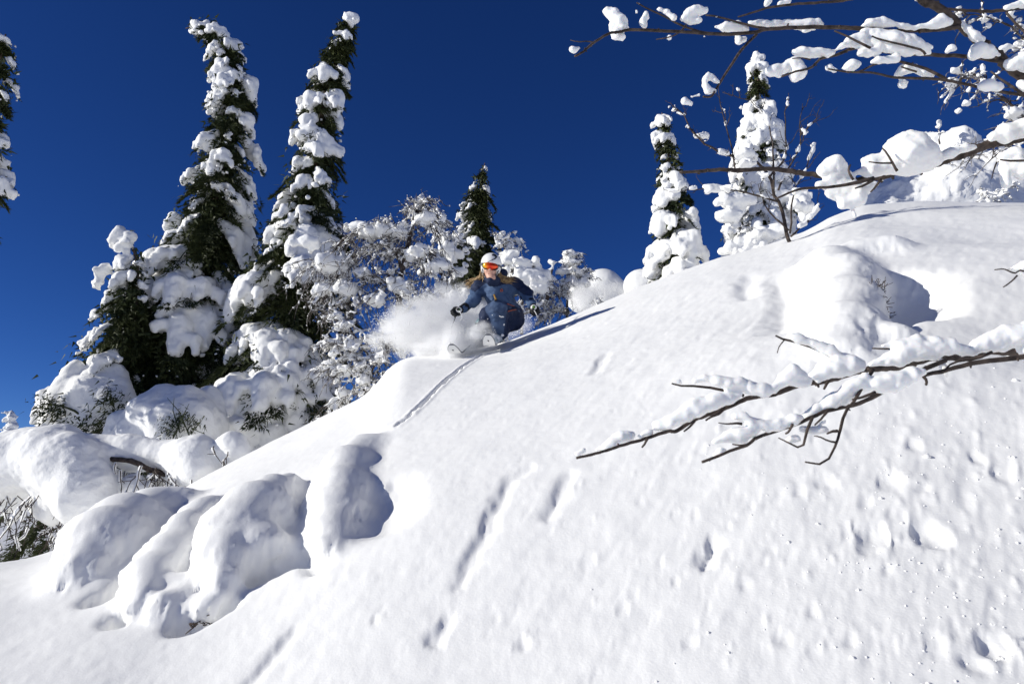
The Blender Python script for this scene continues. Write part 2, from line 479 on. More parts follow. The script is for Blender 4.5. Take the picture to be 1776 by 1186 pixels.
for k in range(260):                     # short scratches down the fall line
    u = rnd.uniform(560, 1500); v = rnd.uniform(560, 1180)
    d = ray(u, v)
    if d[2] / math.hypot(d[0], d[1]) > np.interp(math.atan2(d[0], d[1]), _az, _te) - 0.03: continue
    if u < 720 and v < 1000: continue
    c = G(u, v); L = np.linalg.norm(c); ra = rnd.choice([2, 2.5, 3, 4]) / FPX * L
    pit(c, ra, ra * rnd.uniform(0.15, 0.4), rnd.uniform(0.5, 1.0), rnd.uniform(2, 4.5), 0.3)
for k in range(420):                     # crumbs that lie on top
    u = 1776 - abs(rnd.gauss(0, 1)) * 330; v = rnd.uniform(600, 1150)
    if u < 900: continue
    c = G(u, v); L = np.linalg.norm(c); ra = rnd.choice([1.5, 2, 2.5, 3, 4, 5]) / FPX * L
    pit(c, ra, -ra * rnd.uniform(0.4, 0.9), 0, 1, 0.0)

# --- lumps that overhang and wells beside them, melted into the same surface
ks = np.linspace(-1, 1, 46)
VS = np.clip(rr / 5.0, 0.5, 1.25)
VT = (ks[None, None, :] * VS[None, :, None] * 0.85 * np.ones((len(az), 1, 1))).astype(np.float32)
def lblock(c, rad):
    return win(c, rad)
def lput(fn, c, rad, k, cut=False):
    s = lblock(c, rad + k)
    if Z2[s].size == 0: return
    P = np.stack([np.broadcast_to(X2[s][..., None], Z2[s].shape + (len(ks),)), np.broadcast_to(Y2[s][..., None], Z2[s].shape + (len(ks),)),
                  Z2[s][..., None] + ks * VS[s[1]][None, :, None]], -1).astype(np.float32)
    d = fn(P)
    VT[s] = smax(VT[s], -d, k) if cut else smin(VT[s], d, k)
def lump(chain, k=0.12, lift=0.0, cut=False, back=0.0):
    """chain: (u, v, radius in photo pixels[, extra distance in m]); placed where that pixel meets the snow"""
    P = []; Rd = []
    for c in chain:
        p = G(c[0], c[1]); L = np.linalg.norm(p); e = (c[3] if len(c) > 3 else 0.0) + back
        p = p * (1 + e / L); P.append(p + np.array([0, 0, lift])); Rd.append(c[2] / FPX * L)
    for i in range(max(1, len(P) - 1)):
        j = min(i + 1, len(P) - 1); c = (P[i] + P[j]) / 2; rad = np.linalg.norm(P[j] - P[i]) / 2 + max(Rd[i], Rd[j])
        lput(lambda g: sd_cone(g, P[i], P[j], Rd[i], Rd[j]), c, rad, k, cut)
    return P
# hollows first, then the lumps that hang over them
lump([(662, 838, 34, -0.16), (660, 878, 38, -0.17)], 0.16, cut=True)
lump([(545, 950, 28, 0.0), (555, 975, 24, 0.0)], 0.06, cut=True)
lump([(215, 1075, 26, 0.05)], 0.06, cut=True)
lump([(330, 1085, 30, 0.05), (380, 1060, 26, 0.05)], 0.06, cut=True)
lump([(500, 985, 30, 0.12), (440, 1010, 30, 0.1)], 0.08, cut=True)
lump([(240, 1010, 34, 0.1), (170, 1040, 18, 0.05)], 0.08, cut=True)
lump([(1538, 500, 40, 0.0), (1530, 560, 34, 0.0)], 0.12, cut=True)
lump([(1572, 482, 44, -0.09), (1574, 528, 40, -0.09)], 0.30, cut=True)
lump([(1518, 520, 18, 0.05), (1516, 550, 16, 0.3)], 0.04, cut=True)
lump([(310, 882, 30, 0.25), (262, 900, 36, 0.06), (215, 930, 50), (178, 960, 52), (142, 1000, 34)], 0.14, 0.02)
lump([(240, 905, 26, 0.02), (200, 918, 20)], 0.10, 0.03)
lump([(122, 940, 12)], 0.05, 0.03)
lump([(400, 885, 22, 0.15), (352, 905, 26, 0.04), (318, 935, 28), (285, 980, 30), (262, 1020, 36), (248, 1058, 28)], 0.07, 0.03)
for q_ in [(362, 893, 15), (338, 908, 14), (318, 916, 17), (300, 950, 17), (268, 965, 14), (290, 1000, 16), (232, 1020, 15), (226, 1050, 12), (300, 1030, 14), (275, 1068, 14)]: lump([q_], 0.05, 0.05)
lump([(300, 985, 26), (330, 950, 22)], 0.08, 0.01)
lump([(500, 862, 24, 0.10), (470, 890, 40, 0.02), (440, 925, 58), (412, 960, 58), (388, 1000, 44), (388, 1030, 24)], 0.08, 0.06)
lump([(462, 960, 30, -0.02)], 0.10, 0.04)
lump([(630, 790, 34, 0.22), (600, 825, 38, 0.09), (590, 860, 36, 0.04), (582, 895, 30, 0.02), (572, 930, 20), (573, 955, 10)], 0.14, 0.01)
for q_ in [(612, 800, 12), (596, 828, 13), (575, 850, 11), (600, 872, 12), (570, 880, 10), (590, 905, 10), (562, 915, 8), (620, 850, 10), (610, 895, 8), (580, 935, 7)]: lump([q_], 0.05, 0.03)
lump([(325, 1040, 26, 0.04)], 0.09, 0.0); lump([(300, 1064, 24, 0.04)], 0.08); lump([(362, 1058, 22, 0.04)], 0.08)
lump([(1440, 470, 40, 0.45), (1462, 500, 40, 0.16), (1470, 540, 38, 0.09), (1468, 580, 30, 0.05), (1450, 612, 12)], 0.30, 0.0)
lump([(1540, 440, 26, 0.3), (1490, 450, 30, 0.35)], 0.25)
lump([(1560, 590, 22, 0.0)], 0.12)
V, Q = surface_nets(VT)
del VT
ia = np.arange(len(az)); ir = np.arange(len(rr))
av = np.interp(V[:, 0], ia, az); rv = np.exp(np.interp(V[:, 1], ir, np.log(rr)))
# bilinear lookup of the base height
def bil(Zg, fi, fj):
    i = np.clip(fi.astype(int), 0, Zg.shape[0] - 2); j = np.clip(fj.astype(int), 0, Zg.shape[1] - 2); a = fi - i; b_ = fj - j
    return (Zg[i, j] * (1 - a) + Zg[i + 1, j] * a) * (1 - b_) + (Zg[i, j + 1] * (1 - a) + Zg[i + 1, j + 1] * a) * b_
zv = bil(Z2, V[:, 0], V[:, 1]) + np.interp(V[:, 2], np.arange(len(ks)), ks) * np.interp(V[:, 1], ir, VS)
W3 = np.stack([np.sin(av) * rv, np.cos(av) * rv, zv], 1)
N = vnormals(W3, Q)
if N[:, 2].mean() < 0: Q = Q[:, ::-1]; N = -N
near = np.clip(1.4 - rv / 16, 0.0, 1)[:, None] * (rv < 30)[:, None]
steep = np.clip((0.86 - N[:, 2:3]) / 0.35, 0, 1)
tex = 0.003 * fbm(W3, 5.0, 3)[:, None] + 0.0012 * fbm(W3, 30.0, 2)[:, None]
# wind grain drawn out along the fall line
ca, sa = math.cos(0.9), math.sin(0.9)
Wr = np.stack([(W3[:, 0] * ca + W3[:, 1] * sa) * 3.5, (-W3[:, 0] * sa + W3[:, 1] * ca) * 14, W3[:, 2] * 5], 1)
tex = tex + 0.0028 * (0.5 + np.clip(W3[:, 0:1] * 0.6, 0, 1)) * fbm(Wr, 1.0, 3)[:, None] + steep * 0.014 * fbm(W3, 17.0, 3)[:, None]
W3 = W3 + N * tex * near
W3 = W3 + N * (steep * near * 0.016 * fbm(W3 + 5.5, 4.5, 3)[:, None])
print('slope', len(W3), len(Q), round(time.time() - T0, 1))
slope = link('snow_slope', make_mesh('snow_slope', W3, Q.astype(np.int32), M['ground']), kind='structure')
slope['label'] = 'smooth deep powder snow slope rising to the right with tracks and rounded lumps'
def proj(p):
    p = np.asarray(p, float); f = p[..., 1] * CP + p[..., 2] * SP; y = -p[..., 1] * SP + p[..., 2] * CP
    return np.stack([888 + FPX * p[..., 0] / f, 593 - FPX * y / f], -1)

# loose crumbs of snow scattered on the slope below the branches
_pp = proj(W3); _fr = (_pp[:, 0] > 900) & (_pp[:, 0] < 1900) & (_pp[:, 1] > 600) & (_pp[:, 1] < 1230) & (rv < 6) & (N[:, 2] > 0.5)
_ix = np.nonzero(_fr)[0]; _rs2 = np.random.RandomState(5); _pw = np.exp(-((1776 - np.minimum(_pp[_ix, 0], 1776)) / 330.0) ** 2) * np.clip((_pp[_ix, 1] - 590) / 160, 0.05, 1) * rv[_ix] ** -1.0; _pw /= _pw.sum()
_ix = _rs2.choice(_ix, 380, p=_pw); _f = (1 + 5 ** 0.5) / 2
_iv = np.array([(-1, _f, 0), (1, _f, 0), (-1, -_f, 0), (1, -_f, 0), (0, -1, _f), (0, 1, _f), (0, -1, -_f), (0, 1, -_f), (_f, 0, -1), (_f, 0, 1), (-_f, 0, -1), (-_f, 0, 1)]) / 1.9
_if = np.array([(0, 11, 5), (0, 5, 1), (0, 1, 7), (0, 7, 10), (0, 10, 11), (1, 5, 9), (5, 11, 4), (11, 10, 2), (10, 7, 6), (7, 1, 8), (3, 9, 4), (3, 4, 2), (3, 2, 6), (3, 6, 8), (3, 8, 9), (4, 9, 5), (2, 4, 11), (6, 2, 10), (8, 6, 7), (9, 8, 1)])
_sz = _rs2.choice([0.002, 0.0025, 0.003, 0.004, 0.005, 0.007, 0.012], len(_ix), p=[0.2, 0.25, 0.22, 0.16, 0.1, 0.05, 0.02])[:, None, None] * _rs2.uniform(0.7, 1.3, (len(_ix), 1, 3))
_cv = W3[_ix][:, None, :] + N[_ix][:, None, :] * _sz[:, :, :1] * 0.1 + _iv[None] * _sz * (1 + _rs2.normal(0, 0.22, (len(_ix), 12, 1)))
_cf = (np.arange(len(_ix)) * 12)[:, None, None] + _if[None]
link('snow_crumbs', make_mesh('snow_crumbs', _cv.reshape(-1, 3), _cf.reshape(-1, 3).astype(np.int32), M['ground']), None, 'loose crumbs of snow fallen from the branches onto the slope', 'snow crumbs', kind='stuff')
# ------------------------------------------------------------------ snow-laden spruces
def axis_frame(pix, Y):
    """trunk line (tip first) from photo pixels at depth Y, resampled; returns points and crown half widths in metres"""
    P = np.array([at(p[0], p[1], Y) for p in pix]); Wd = np.array([p[2] for p in pix]) / FPX * Y
    return P, Wd
def foliage(soup, rs, p, d, n, spread, length, width, drop):
    """n needle sprigs scattered round p, pointing along d and down"""
    c = p + rs.normal(0, 1, (n, 3)) * spread
    dr = d[None, :] * rs.uniform(0.4, 1.2, (n, 1)) + rs.normal(0, 0.34, (n, 3)); dr[:, 2] -= rs.uniform(0.1, 1.0, n) * drop
    dr /= np.linalg.norm(dr, axis=1, keepdims=True)
    L = length * rs.uniform(0.5, 1.25, n)[:, None]; Wd = width * rs.uniform(0.6, 1.3, n)[:, None]
    sd_ = np.cross(dr, rs.normal(0, 1, (n, 3))); sd_ /= np.linalg.norm(sd_, axis=1, keepdims=True) + 1e-9
    v = np.empty((n, 3, 3)); v[:, 0] = c - sd_ * Wd; v[:, 1] = c + sd_ * Wd; v[:, 2] = c + dr * L
    if hasattr(soup, 'v2'): soup.v2.append(v)
    else: soup.add(v.reshape(-1, 3), None, np.arange(n * 3).reshape(-1, 3))
def spruce(label, pix, Y, boughs, snow=1.0, seed=1, side=None, group='snow-laden spruces', vox=0.039, foot=1.2, dens=1.0, big=1.0, tw=1.0, cover=0.9, heavy=False, extra=(), fat=1.0):
    rs = np.random.RandomState(seed)
    P, Wd = axis_frame(pix, Y); Wd = Wd * fat
    base = P[-1] + np.array([0, 0, -foot]); P = np.concatenate([P, base[None]]); Wd = np.concatenate([Wd, [Wd[-1] * 0.9]])
    root = thing('spruce_tree', base, label, 'tree', group)
    seglen = np.concatenate([[0], np.cumsum(np.linalg.norm(np.diff(P, axis=0), axis=1))]); Lt = seglen[-1]
    cur = catmull(P, 60); cl = np.concatenate([[0], np.cumsum(np.linalg.norm(np.diff(cur, axis=0), axis=1))]); cl = cl / cl[-1] * Lt
    s = Soup(); s.tube(cur[::2], np.interp(cl[::2], [0, Lt], [0.012, 0.012 + Lt * 0.016]), 8)
    link('trunk', s.mesh('trunk', M['bark']), root)
    wmax = Wd.max() * 1.3 + 0.35
    lo = P.min(0) - wmax; hi = P.max(0) + np.array([wmax, wmax, 0.35]); lo[2] = P[:, 2].min()
    F = Field(lo, hi, vox, 0.2)
    tip_dir = cur[0] - cur[3]; tip_dir /= np.linalg.norm(tip_dir) + 1e-9
    ga = rs.uniform(0, 6.28)
    todo = []
    bs = np.sort(rs.uniform(0, 1, boughs)) ** 1.2
    for i in range(boughs):
        t = 0.015 * Lt + bs[i] * (Lt * 0.985)
        wd = np.interp(t, seglen, Wd); ga += 2.399 + rs.normal(0, 0.25)
        L = wd * rs.uniform(0.72, 1.12)
        if side is not None:            # crowns that keep their boughs on one side only
            f = math.sin(ga) * side
            if f < -0.15: L *= 0.30
        c0 = np.array([np.interp(t, cl, cur[:, k]) for k in range(3)])
        i0 = np.searchsorted(cl, t); ax = cur[max(i0 - 1, 0)] - cur[min(i0 + 1, 59)]; ax /= np.linalg.norm(ax) + 1e-9
        h = np.array([math.sin(ga), math.cos(ga), 0.0]); h = h - ax * (h @ ax) * 0.6; h /= np.linalg.norm(h)
        droop = rs.uniform(0.45, 0.95)
        ns = 7; ss = np.linspace(0, 1, ns)
        pts = c0 + h[None] * (L * ss)[:, None]; pts[:, 2] += L * (0.28 * ss - (0.28 + droop) * ss ** 2)
        sp = Soup(); sp.v2 = []; sp.tube(pts, np.linspace(0.010 + 0.018 * L, 0.004, ns), 4, False)
        lat = np.cross(h, [0, 0, 1.0])
        nn = int((110 + 880 * L ** 1.15) * dens)
        if nn:                          # flat drooping fans of needles along the bough and its side twigs
            q = rs.uniform(0.08, 1.10, nn) ** 0.8; tt = np.clip(rs.normal(0, 0.5, nn), -1.1, 1.1)
            cc = np.stack([np.interp(q, ss, pts[:, k]) for k in range(3)], 1) + (pts[-1] - pts[-2])[None] * (np.maximum(q - 1, 0) * (ns - 1))[:, None]; wq = (0.34 * L ** 0.85 + 0.03) * (1.12 - 0.75 * q)
            jag = 1 + 0.25 * np.sin(q * L * 38 + rs.uniform(0, 6))
            side_ = lat[None] * (tt * wq * jag)[:, None]; cc = cc + side_; cc[:, 2] -= (0.32 * np.abs(tt) + rs.uniform(0, 0.30, nn) ** 1.3) * wq + 0.01
            cc += h[None] * (np.abs(tt) * wq * 0.35)[:, None]
            dr = h[None] * 0.75 + lat[None] * (tt * 0.9)[:, None] + rs.normal(0, 0.28, (nn, 3)); dr[:, 2] -= rs.uniform(0.2, 1.1, nn) * (0.5 + 0.6 * q)
            dr /= np.linalg.norm(dr, axis=1, keepdims=True); Ln = (0.06 + 0.04 * min(L, 1.2)) * tw * rs.uniform(0.5, 1.3, nn)[:, None]
            wn = (0.010 + 0.004 * min(L, 1)) * tw * rs.uniform(0.6, 1.3, nn)[:, None]
            sd_ = np.cross(dr, rs.normal(0, 1, (nn, 3))); sd_ /= np.linalg.norm(sd_, axis=1, keepdims=True) + 1e-9
            v = np.empty((nn, 3, 3)); v[:, 0] = cc - sd_ * wn; v[:, 1] = cc + sd_ * wn; v[:, 2] = cc + dr * Ln; sp.v2.append(v)
        ni = int(nn * 0.24)             # the dark inside of the crown
        q = rs.uniform(0, 0.62, ni); cc = c0 + h[None] * (L * q)[:, None] + rs.normal(0, 1, (ni, 3)) * np.array([0.10, 0.10, 0.14]) * (0.3 + L)
        dr = h[None] * 0.4 + rs.normal(0, 0.5, (ni, 3)); dr[:, 2] -= 0.5; dr /= np.linalg.norm(dr, axis=1, keepdims=True)
        sd_ = np.cross(dr, rs.normal(0, 1, (ni, 3))); sd_ /= np.linalg.norm(sd_, axis=1, keepdims=True) + 1e-9
        v = np.empty((ni, 3, 3)); v[:, 0] = cc - sd_ * 0.026; v[:, 1] = cc + sd_ * 0.026; v[:, 2] = cc + dr * 0.14; sp.v2.append(v)
        todo.append(sp)
        if rs.rand() < snow * cover * (0.95 if L > 0.75 else 1.0) * (0.62 if not heavy else 0.85) * (0.80 if h[0] > 0.2 and not heavy else 0.92 if h[0] > -0.3 else 1.0):
            r0 = ((0.055 + 0.105 * L) if L > 0.3 else (0.03 + 0.19 * L)) * rs.choice([0.5, 0.75, 1.0, 1.2, 1.6]) * big
            rr_ = min(r0, 0.29)
            ks_ = rs.uniform(0.45, 0.62)
            for rep_ in range(2 if L > 0.75 else 1):
                up_ = np.array([0, 0, 1.0]); s0 = rs.uniform(0.25, 0.5)
                lo_ = (rs.choice([-1, 1]) * rs.uniform(0.18, 0.42) * L if rep_ else 0.0)
                def on(q): return np.array([np.interp(q * (0.85 if lo_ else 1), ss, pts[:, k]) for k in range(3)]) + lat * lo_ - np.array([0, 0, abs(lo_) * 0.35])
                kk = 0.015 + 0.04 * rr_
                # the pad of snow lies along the bough and hangs over its side twigs in fingers
                F.cone(on(s0) + up_ * rr_ * 0.35, on(0.78) + up_ * rr_ * 0.45, rr_ * 0.55, rr_ * 0.85, kk)
                F.cone(on(0.78) + up_ * rr_ * 0.45, on(0.90) + h * rr_ * 0.1 - up_ * rr_ * rs.uniform(0.0, 0.6), rr_ * 0.85, rr_ * rs.uniform(0.35, 0.6), kk)
                nf_ = 3 + int(L * 3)
                for f_ in range(nf_):
                    q = rs.uniform(s0, 0.9); sg = rs.choice([-1, 1]); o0 = on(q) + up_ * rr_ * 0.3
                    wd_ = rr_ * rs.uniform(0.7, 1.5)
                    o1 = o0 + lat * sg * wd_ + h * rr_ * rs.uniform(0, 0.7) - up_ * rr_ * rs.uniform(0.1, 0.8)
                    o2 = o1 + lat * sg * rr_ * rs.uniform(0, 0.25) + h * rr_ * 0.2 - up_ * rr_ * rs.uniform(0.3, 0.9)
                    F.chain([o0, o1, o2], [rr_ * 0.55, rr_ * rs.uniform(0.30, 0.5), rr_ * rs.uniform(0.12, 0.28) + 0.006], kk * 0.7)
                for _ in range(3 + int(6 * L)):   # crumbs on the needles round the pad
                    o = on(rs.uniform(0.3, 1.05)) + lat * rs.normal(0, 0.6) * rr_ * 1.6 + h * rs.normal(0, 0.3) * rr_ - up_ * rs.uniform(0, 1.2) * rr_
                    F.ell(o, np.array([1, 1, 0.7]) * (0.018 + 0.035 * rs.rand()), 0.02)
    for (u_, v_, r_) in extra:
        p = at(u_, v_, Y - 0.25 * np.interp(0.5, [0, 1], [0, 1])); r_ = r_ / FPX * Y
        F.cone(p + [0.15 * r_, 0, 0.2 * r_], p - [0.35 * r_, 0.1 * r_, 0.5 * r_], r_ * 0.75, r_ * 0.5, 0.05)
        for _ in range(6): F.ell(p + rs.normal(0, 0.5, 3) * r_ - [0, 0, 0.3 * r_], r_ * rs.uniform(0.2, 0.45), 0.03)
    for sp in todo:                     # no twig grows out of the middle of a pillow
        if sp.v2:
            v = np.concatenate(sp.v2); keep = (F.sample(v[:, 0]) > 0.085) | ((F.sample(v[:, 0]) > 0.015) & (F.sample(v[:, 0] + [0, 0, 0.13]) < 0.0)) | (rs.rand(len(v)) < 0.04)
            v = v[keep]; sp.add(v.reshape(-1, 3), None, np.arange(len(v) * 3).reshape(-1, 3))
        link('bough', sp.mesh('bough', M['needle'], False), root)
    V, Q = F.mesh(0.026, 6.5, 3, 0.014, 17)
    if len(Q): split_snow(V, Q, M['snow'], root, min_faces=90, most=120)
    return root

spruce('tall spruce with its thin tip bent over to the left',
       [(322, 50, 5), (342, 45, 13), (368, 54, 20), (392, 84, 26), (404, 135, 34), (403, 200, 44), (393, 260, 52), (380, 330, 56), (368, 400, 78), (345, 480, 100), (318, 560, 128), (290, 640, 165), (275, 740, 185)],
       14.0, 250, 1.0, 3, fat=1.12, big=1.2, cover=0.80, extra=[(340, 44, 7), (362, 50, 8), (382, 62, 7), (300, 385, 20), (262, 540, 20)])
spruce('tall leaning spruce with a lump of snow on its tip, right of the bent one',
       [(612, 30, 6), (598, 60, 20), (580, 110, 30), (563, 170, 38), (552, 240, 42), (545, 300, 52), (532, 370, 72), (515, 450, 84), (500, 540, 96), (490, 640, 118), (480, 760, 130)],
       13.2, 240, 1.0, 5, fat=1.12, dens=0.9, big=1.2, cover=0.74, extra=[(612, 34, 13), (604, 28, 10), (500, 340, 18), (480, 590, 22), (495, 420, 20)])
spruce('small one-sided spruce with a round snow cap, left of the tallest trees',
       [(213, 402, 6), (228, 425, 22), (238, 460, 42), (238, 500, 62), (236, 545, 72), (230, 590, 88), (225, 625, 70)],
       12.6, 46, 1.0, 8, side=-1, cover=0.7, dens=1.2, extra=[(205, 408, 18), (222, 414, 16), (212, 425, 14), (178, 470, 15), (170, 492, 12), (200, 512, 9), (158, 585, 15), (150, 598, 12), (165, 545, 10), (185, 530, 8)])
spruce('spruce cut off by the left edge with needles showing between snow clumps',
       [(10, 60, 5), (2, 90, 26), (-4, 140, 38), (-12, 200, 30), (-18, 260, 34), (-22, 300, 40), (-36, 345, 40), (-110, 420, 60), (-190, 560, 90), (-230, 700, 110)], 10.5, 120, 1.0, 12, cover=0.75, tw=1.0)
spruce('small pointed dark green spruce behind the skier',
       [(841, 283, 2), (837, 300, 10), (831, 335, 27), (827, 375, 40), (824, 420, 54), (820, 470, 64), (818, 520, 68)], 17.0, 95, 1.0, 21, cover=0.75, big=0.95, vox=0.04)
spruce('narrow ridge spruce thick with snow on its left and green on its right',
       [(1148, 196, 6), (1152, 225, 16), (1158, 270, 22), (1163, 320, 30), (1166, 370, 42), (1168, 430, 50), (1168, 490, 46)], 13.5, 110, 1.0, 33, cover=1.05, big=1.45, foot=0.7)
spruce('pointed spruce almost white with snow, behind the bare birch on the ridge',
       [(1314, 88, 4), (1315, 120, 16), (1314, 170, 26), (1315, 220, 40), (1316, 280, 50), (1316, 340, 62), (1318, 410, 66)], 14.5, 130, 1.0, 37, cover=1.0, big=1.45, foot=0.8, heavy=True)

def snow_heap(name, label, cat, chains, k, vox, amp=0.02, scale=6.0, group=None, amp2=0.005, extra=None, foot=0.0, mat='snow', sc=(1, 1, 1)):
    """rounded snow heaps; chains of (u, v, radius px, depth)"""
    pts = [(at(c[0], c[1], c[3]), c[2] / FPX * c[3]) for ch in chains for c in ch]
    lo = np.min([p - r for p, r in pts], 0) - 0.1; hi = np.max([p + r for p, r in pts], 0) + 0.1
    F = Field(lo, hi, vox, 0.25)
    for ch in chains:
        q = [(at(c[0], c[1], c[3]), c[2] / FPX * c[3]) for c in ch]
        if len(q) == 1: F.ell(q[0][0], q[0][1], k)
        for i in range(len(q) - 1): F.cone(q[i][0], q[i + 1][0], q[i][1], q[i + 1][1], k)
    V, Q = F.mesh(amp, scale, 4, amp2, 26)
    c = np.array([V[:, 0].mean(), V[:, 1].mean(), V[:, 2].min()])
    root = thing(name, c, label, cat, group)
    link('snow_cover', make_mesh('snow_cover', V, Q.astype(np.int32), M[mat]), root)
    return root
# young trees buried under the snow at the feet of the big spruces
t = snow_heap('buried_spruce', 'young spruce buried in a rounded hood of snow at the far left of the grove', 'tree',
          [[(128, 650, 20, 12), (118, 690, 30, 12), (112, 735, 36, 12)], [(165, 655, 22, 12.1), (160, 690, 42, 12), (165, 730, 42, 12)], [(200, 650, 20, 12.2), (196, 700, 40, 12)], [(133, 632, 9, 12)]], 0.12, 0.035)
s = Soup(); rs_ = np.random.RandomState(4)
for (u, v, n) in [(78, 702, 70), (98, 712, 70), (190, 690, 80), (205, 730, 120), (175, 745, 100), (150, 740, 60), (120, 745, 50)]:
    foliage(s, rs_, at(u, v, 11.5), np.array([-0.5, -0.2, 0]), n * 2, np.array([0.12, 0.08, 0.12]), 0.11, 0.014, 0.8)
s.tube(catmull([at(165, 760, 11.8), at(140, 720, 11.6), at(105, 704, 11.5), at(70, 700, 11.5)], 10), np.linspace(0.03, 0.008, 10), 5)
link('twigs', s.mesh('twigs', M['needle'], False), t)
t = snow_heap('buried_spruce', 'broad snow hood with thin twigs poking out, in front of the bent-tipped spruce', 'tree',
          [[(285, 690, 26, 11.4), (265, 720, 40, 11.3), (250, 760, 48, 11.3)], [(320, 700, 34, 11.4), (335, 730, 40, 11.3), (340, 770, 40, 11.3)], [(215, 735, 26, 11.4), (205, 770, 30, 11.4)], [(300, 740, 50, 11.2), (300, 780, 50, 11.2)],
           [(362, 690, 22, 11.8), (368, 740, 28, 11.6)]], 0.14, 0.035)
s = Soup()
for (u, v, n) in [(315, 725, 60), (290, 735, 60), (335, 735, 50), (300, 750, 60)]:
    foliage(s, rs_, at(u, v, 10.75), np.array([0, -0.2, 0]), n * 2, np.array([0.09, 0.05, 0.09]), 0.10, 0.010, 0.9)
for a_ in [[(330, 760), (312, 715), (290, 690)], [(300, 760), (318, 720), (328, 700)], [(312, 750), (300, 712), (302, 690)]]:
    s.tube([at(u, v, 10.7) for u, v in a_], [0.012, 0.008, 0.004], 4)
link('twigs', s.mesh('twigs', M['needle'], False), t)
# the snowed-in bent birch at the left edge, in front of the grove
snow_heap('snow_dome', 'rounded snow dome on the far side of the ridge, left of the narrow spruce', 'snow mound',
          [[(1112, 498, 32, 19)], [(1140, 505, 40, 19)]], 0.2, 0.06, 0.02, 2)
snow_heap('snow_dome', 'broad shaded snow dome behind the small powder cloud right of the skier', 'snow mound',
          [[(1045, 505, 40, 20), (1055, 520, 42, 20)], [(1010, 515, 30, 20)]], 0.2, 0.06, 0.02, 2)
snow_heap('snow_mound', 'big rough mound of lumpy snow on top of the slope at the right', 'snow mound',
          [[(1545, 360, 46, 15.4), (1600, 330, 62, 15.8)], [(1560, 385, 60, 15.5), (1630, 370, 95, 15.6), (1710, 355, 85, 15.8), (1800, 340, 80, 16)], [(1615, 258, 34, 17), (1632, 300, 45, 17)], [(1662, 262, 34, 16.6), (1670, 310, 45, 17)], [(1570, 290, 30, 16.5), (1580, 330, 40, 16)],
           [(1530, 400, 50, 15), (1500, 400, 30, 15)], [(1760, 330, 60, 17)], [(1600, 330, 40, 16)]], 0.35, 0.07, 0.11, 2.2, amp2=0.03)

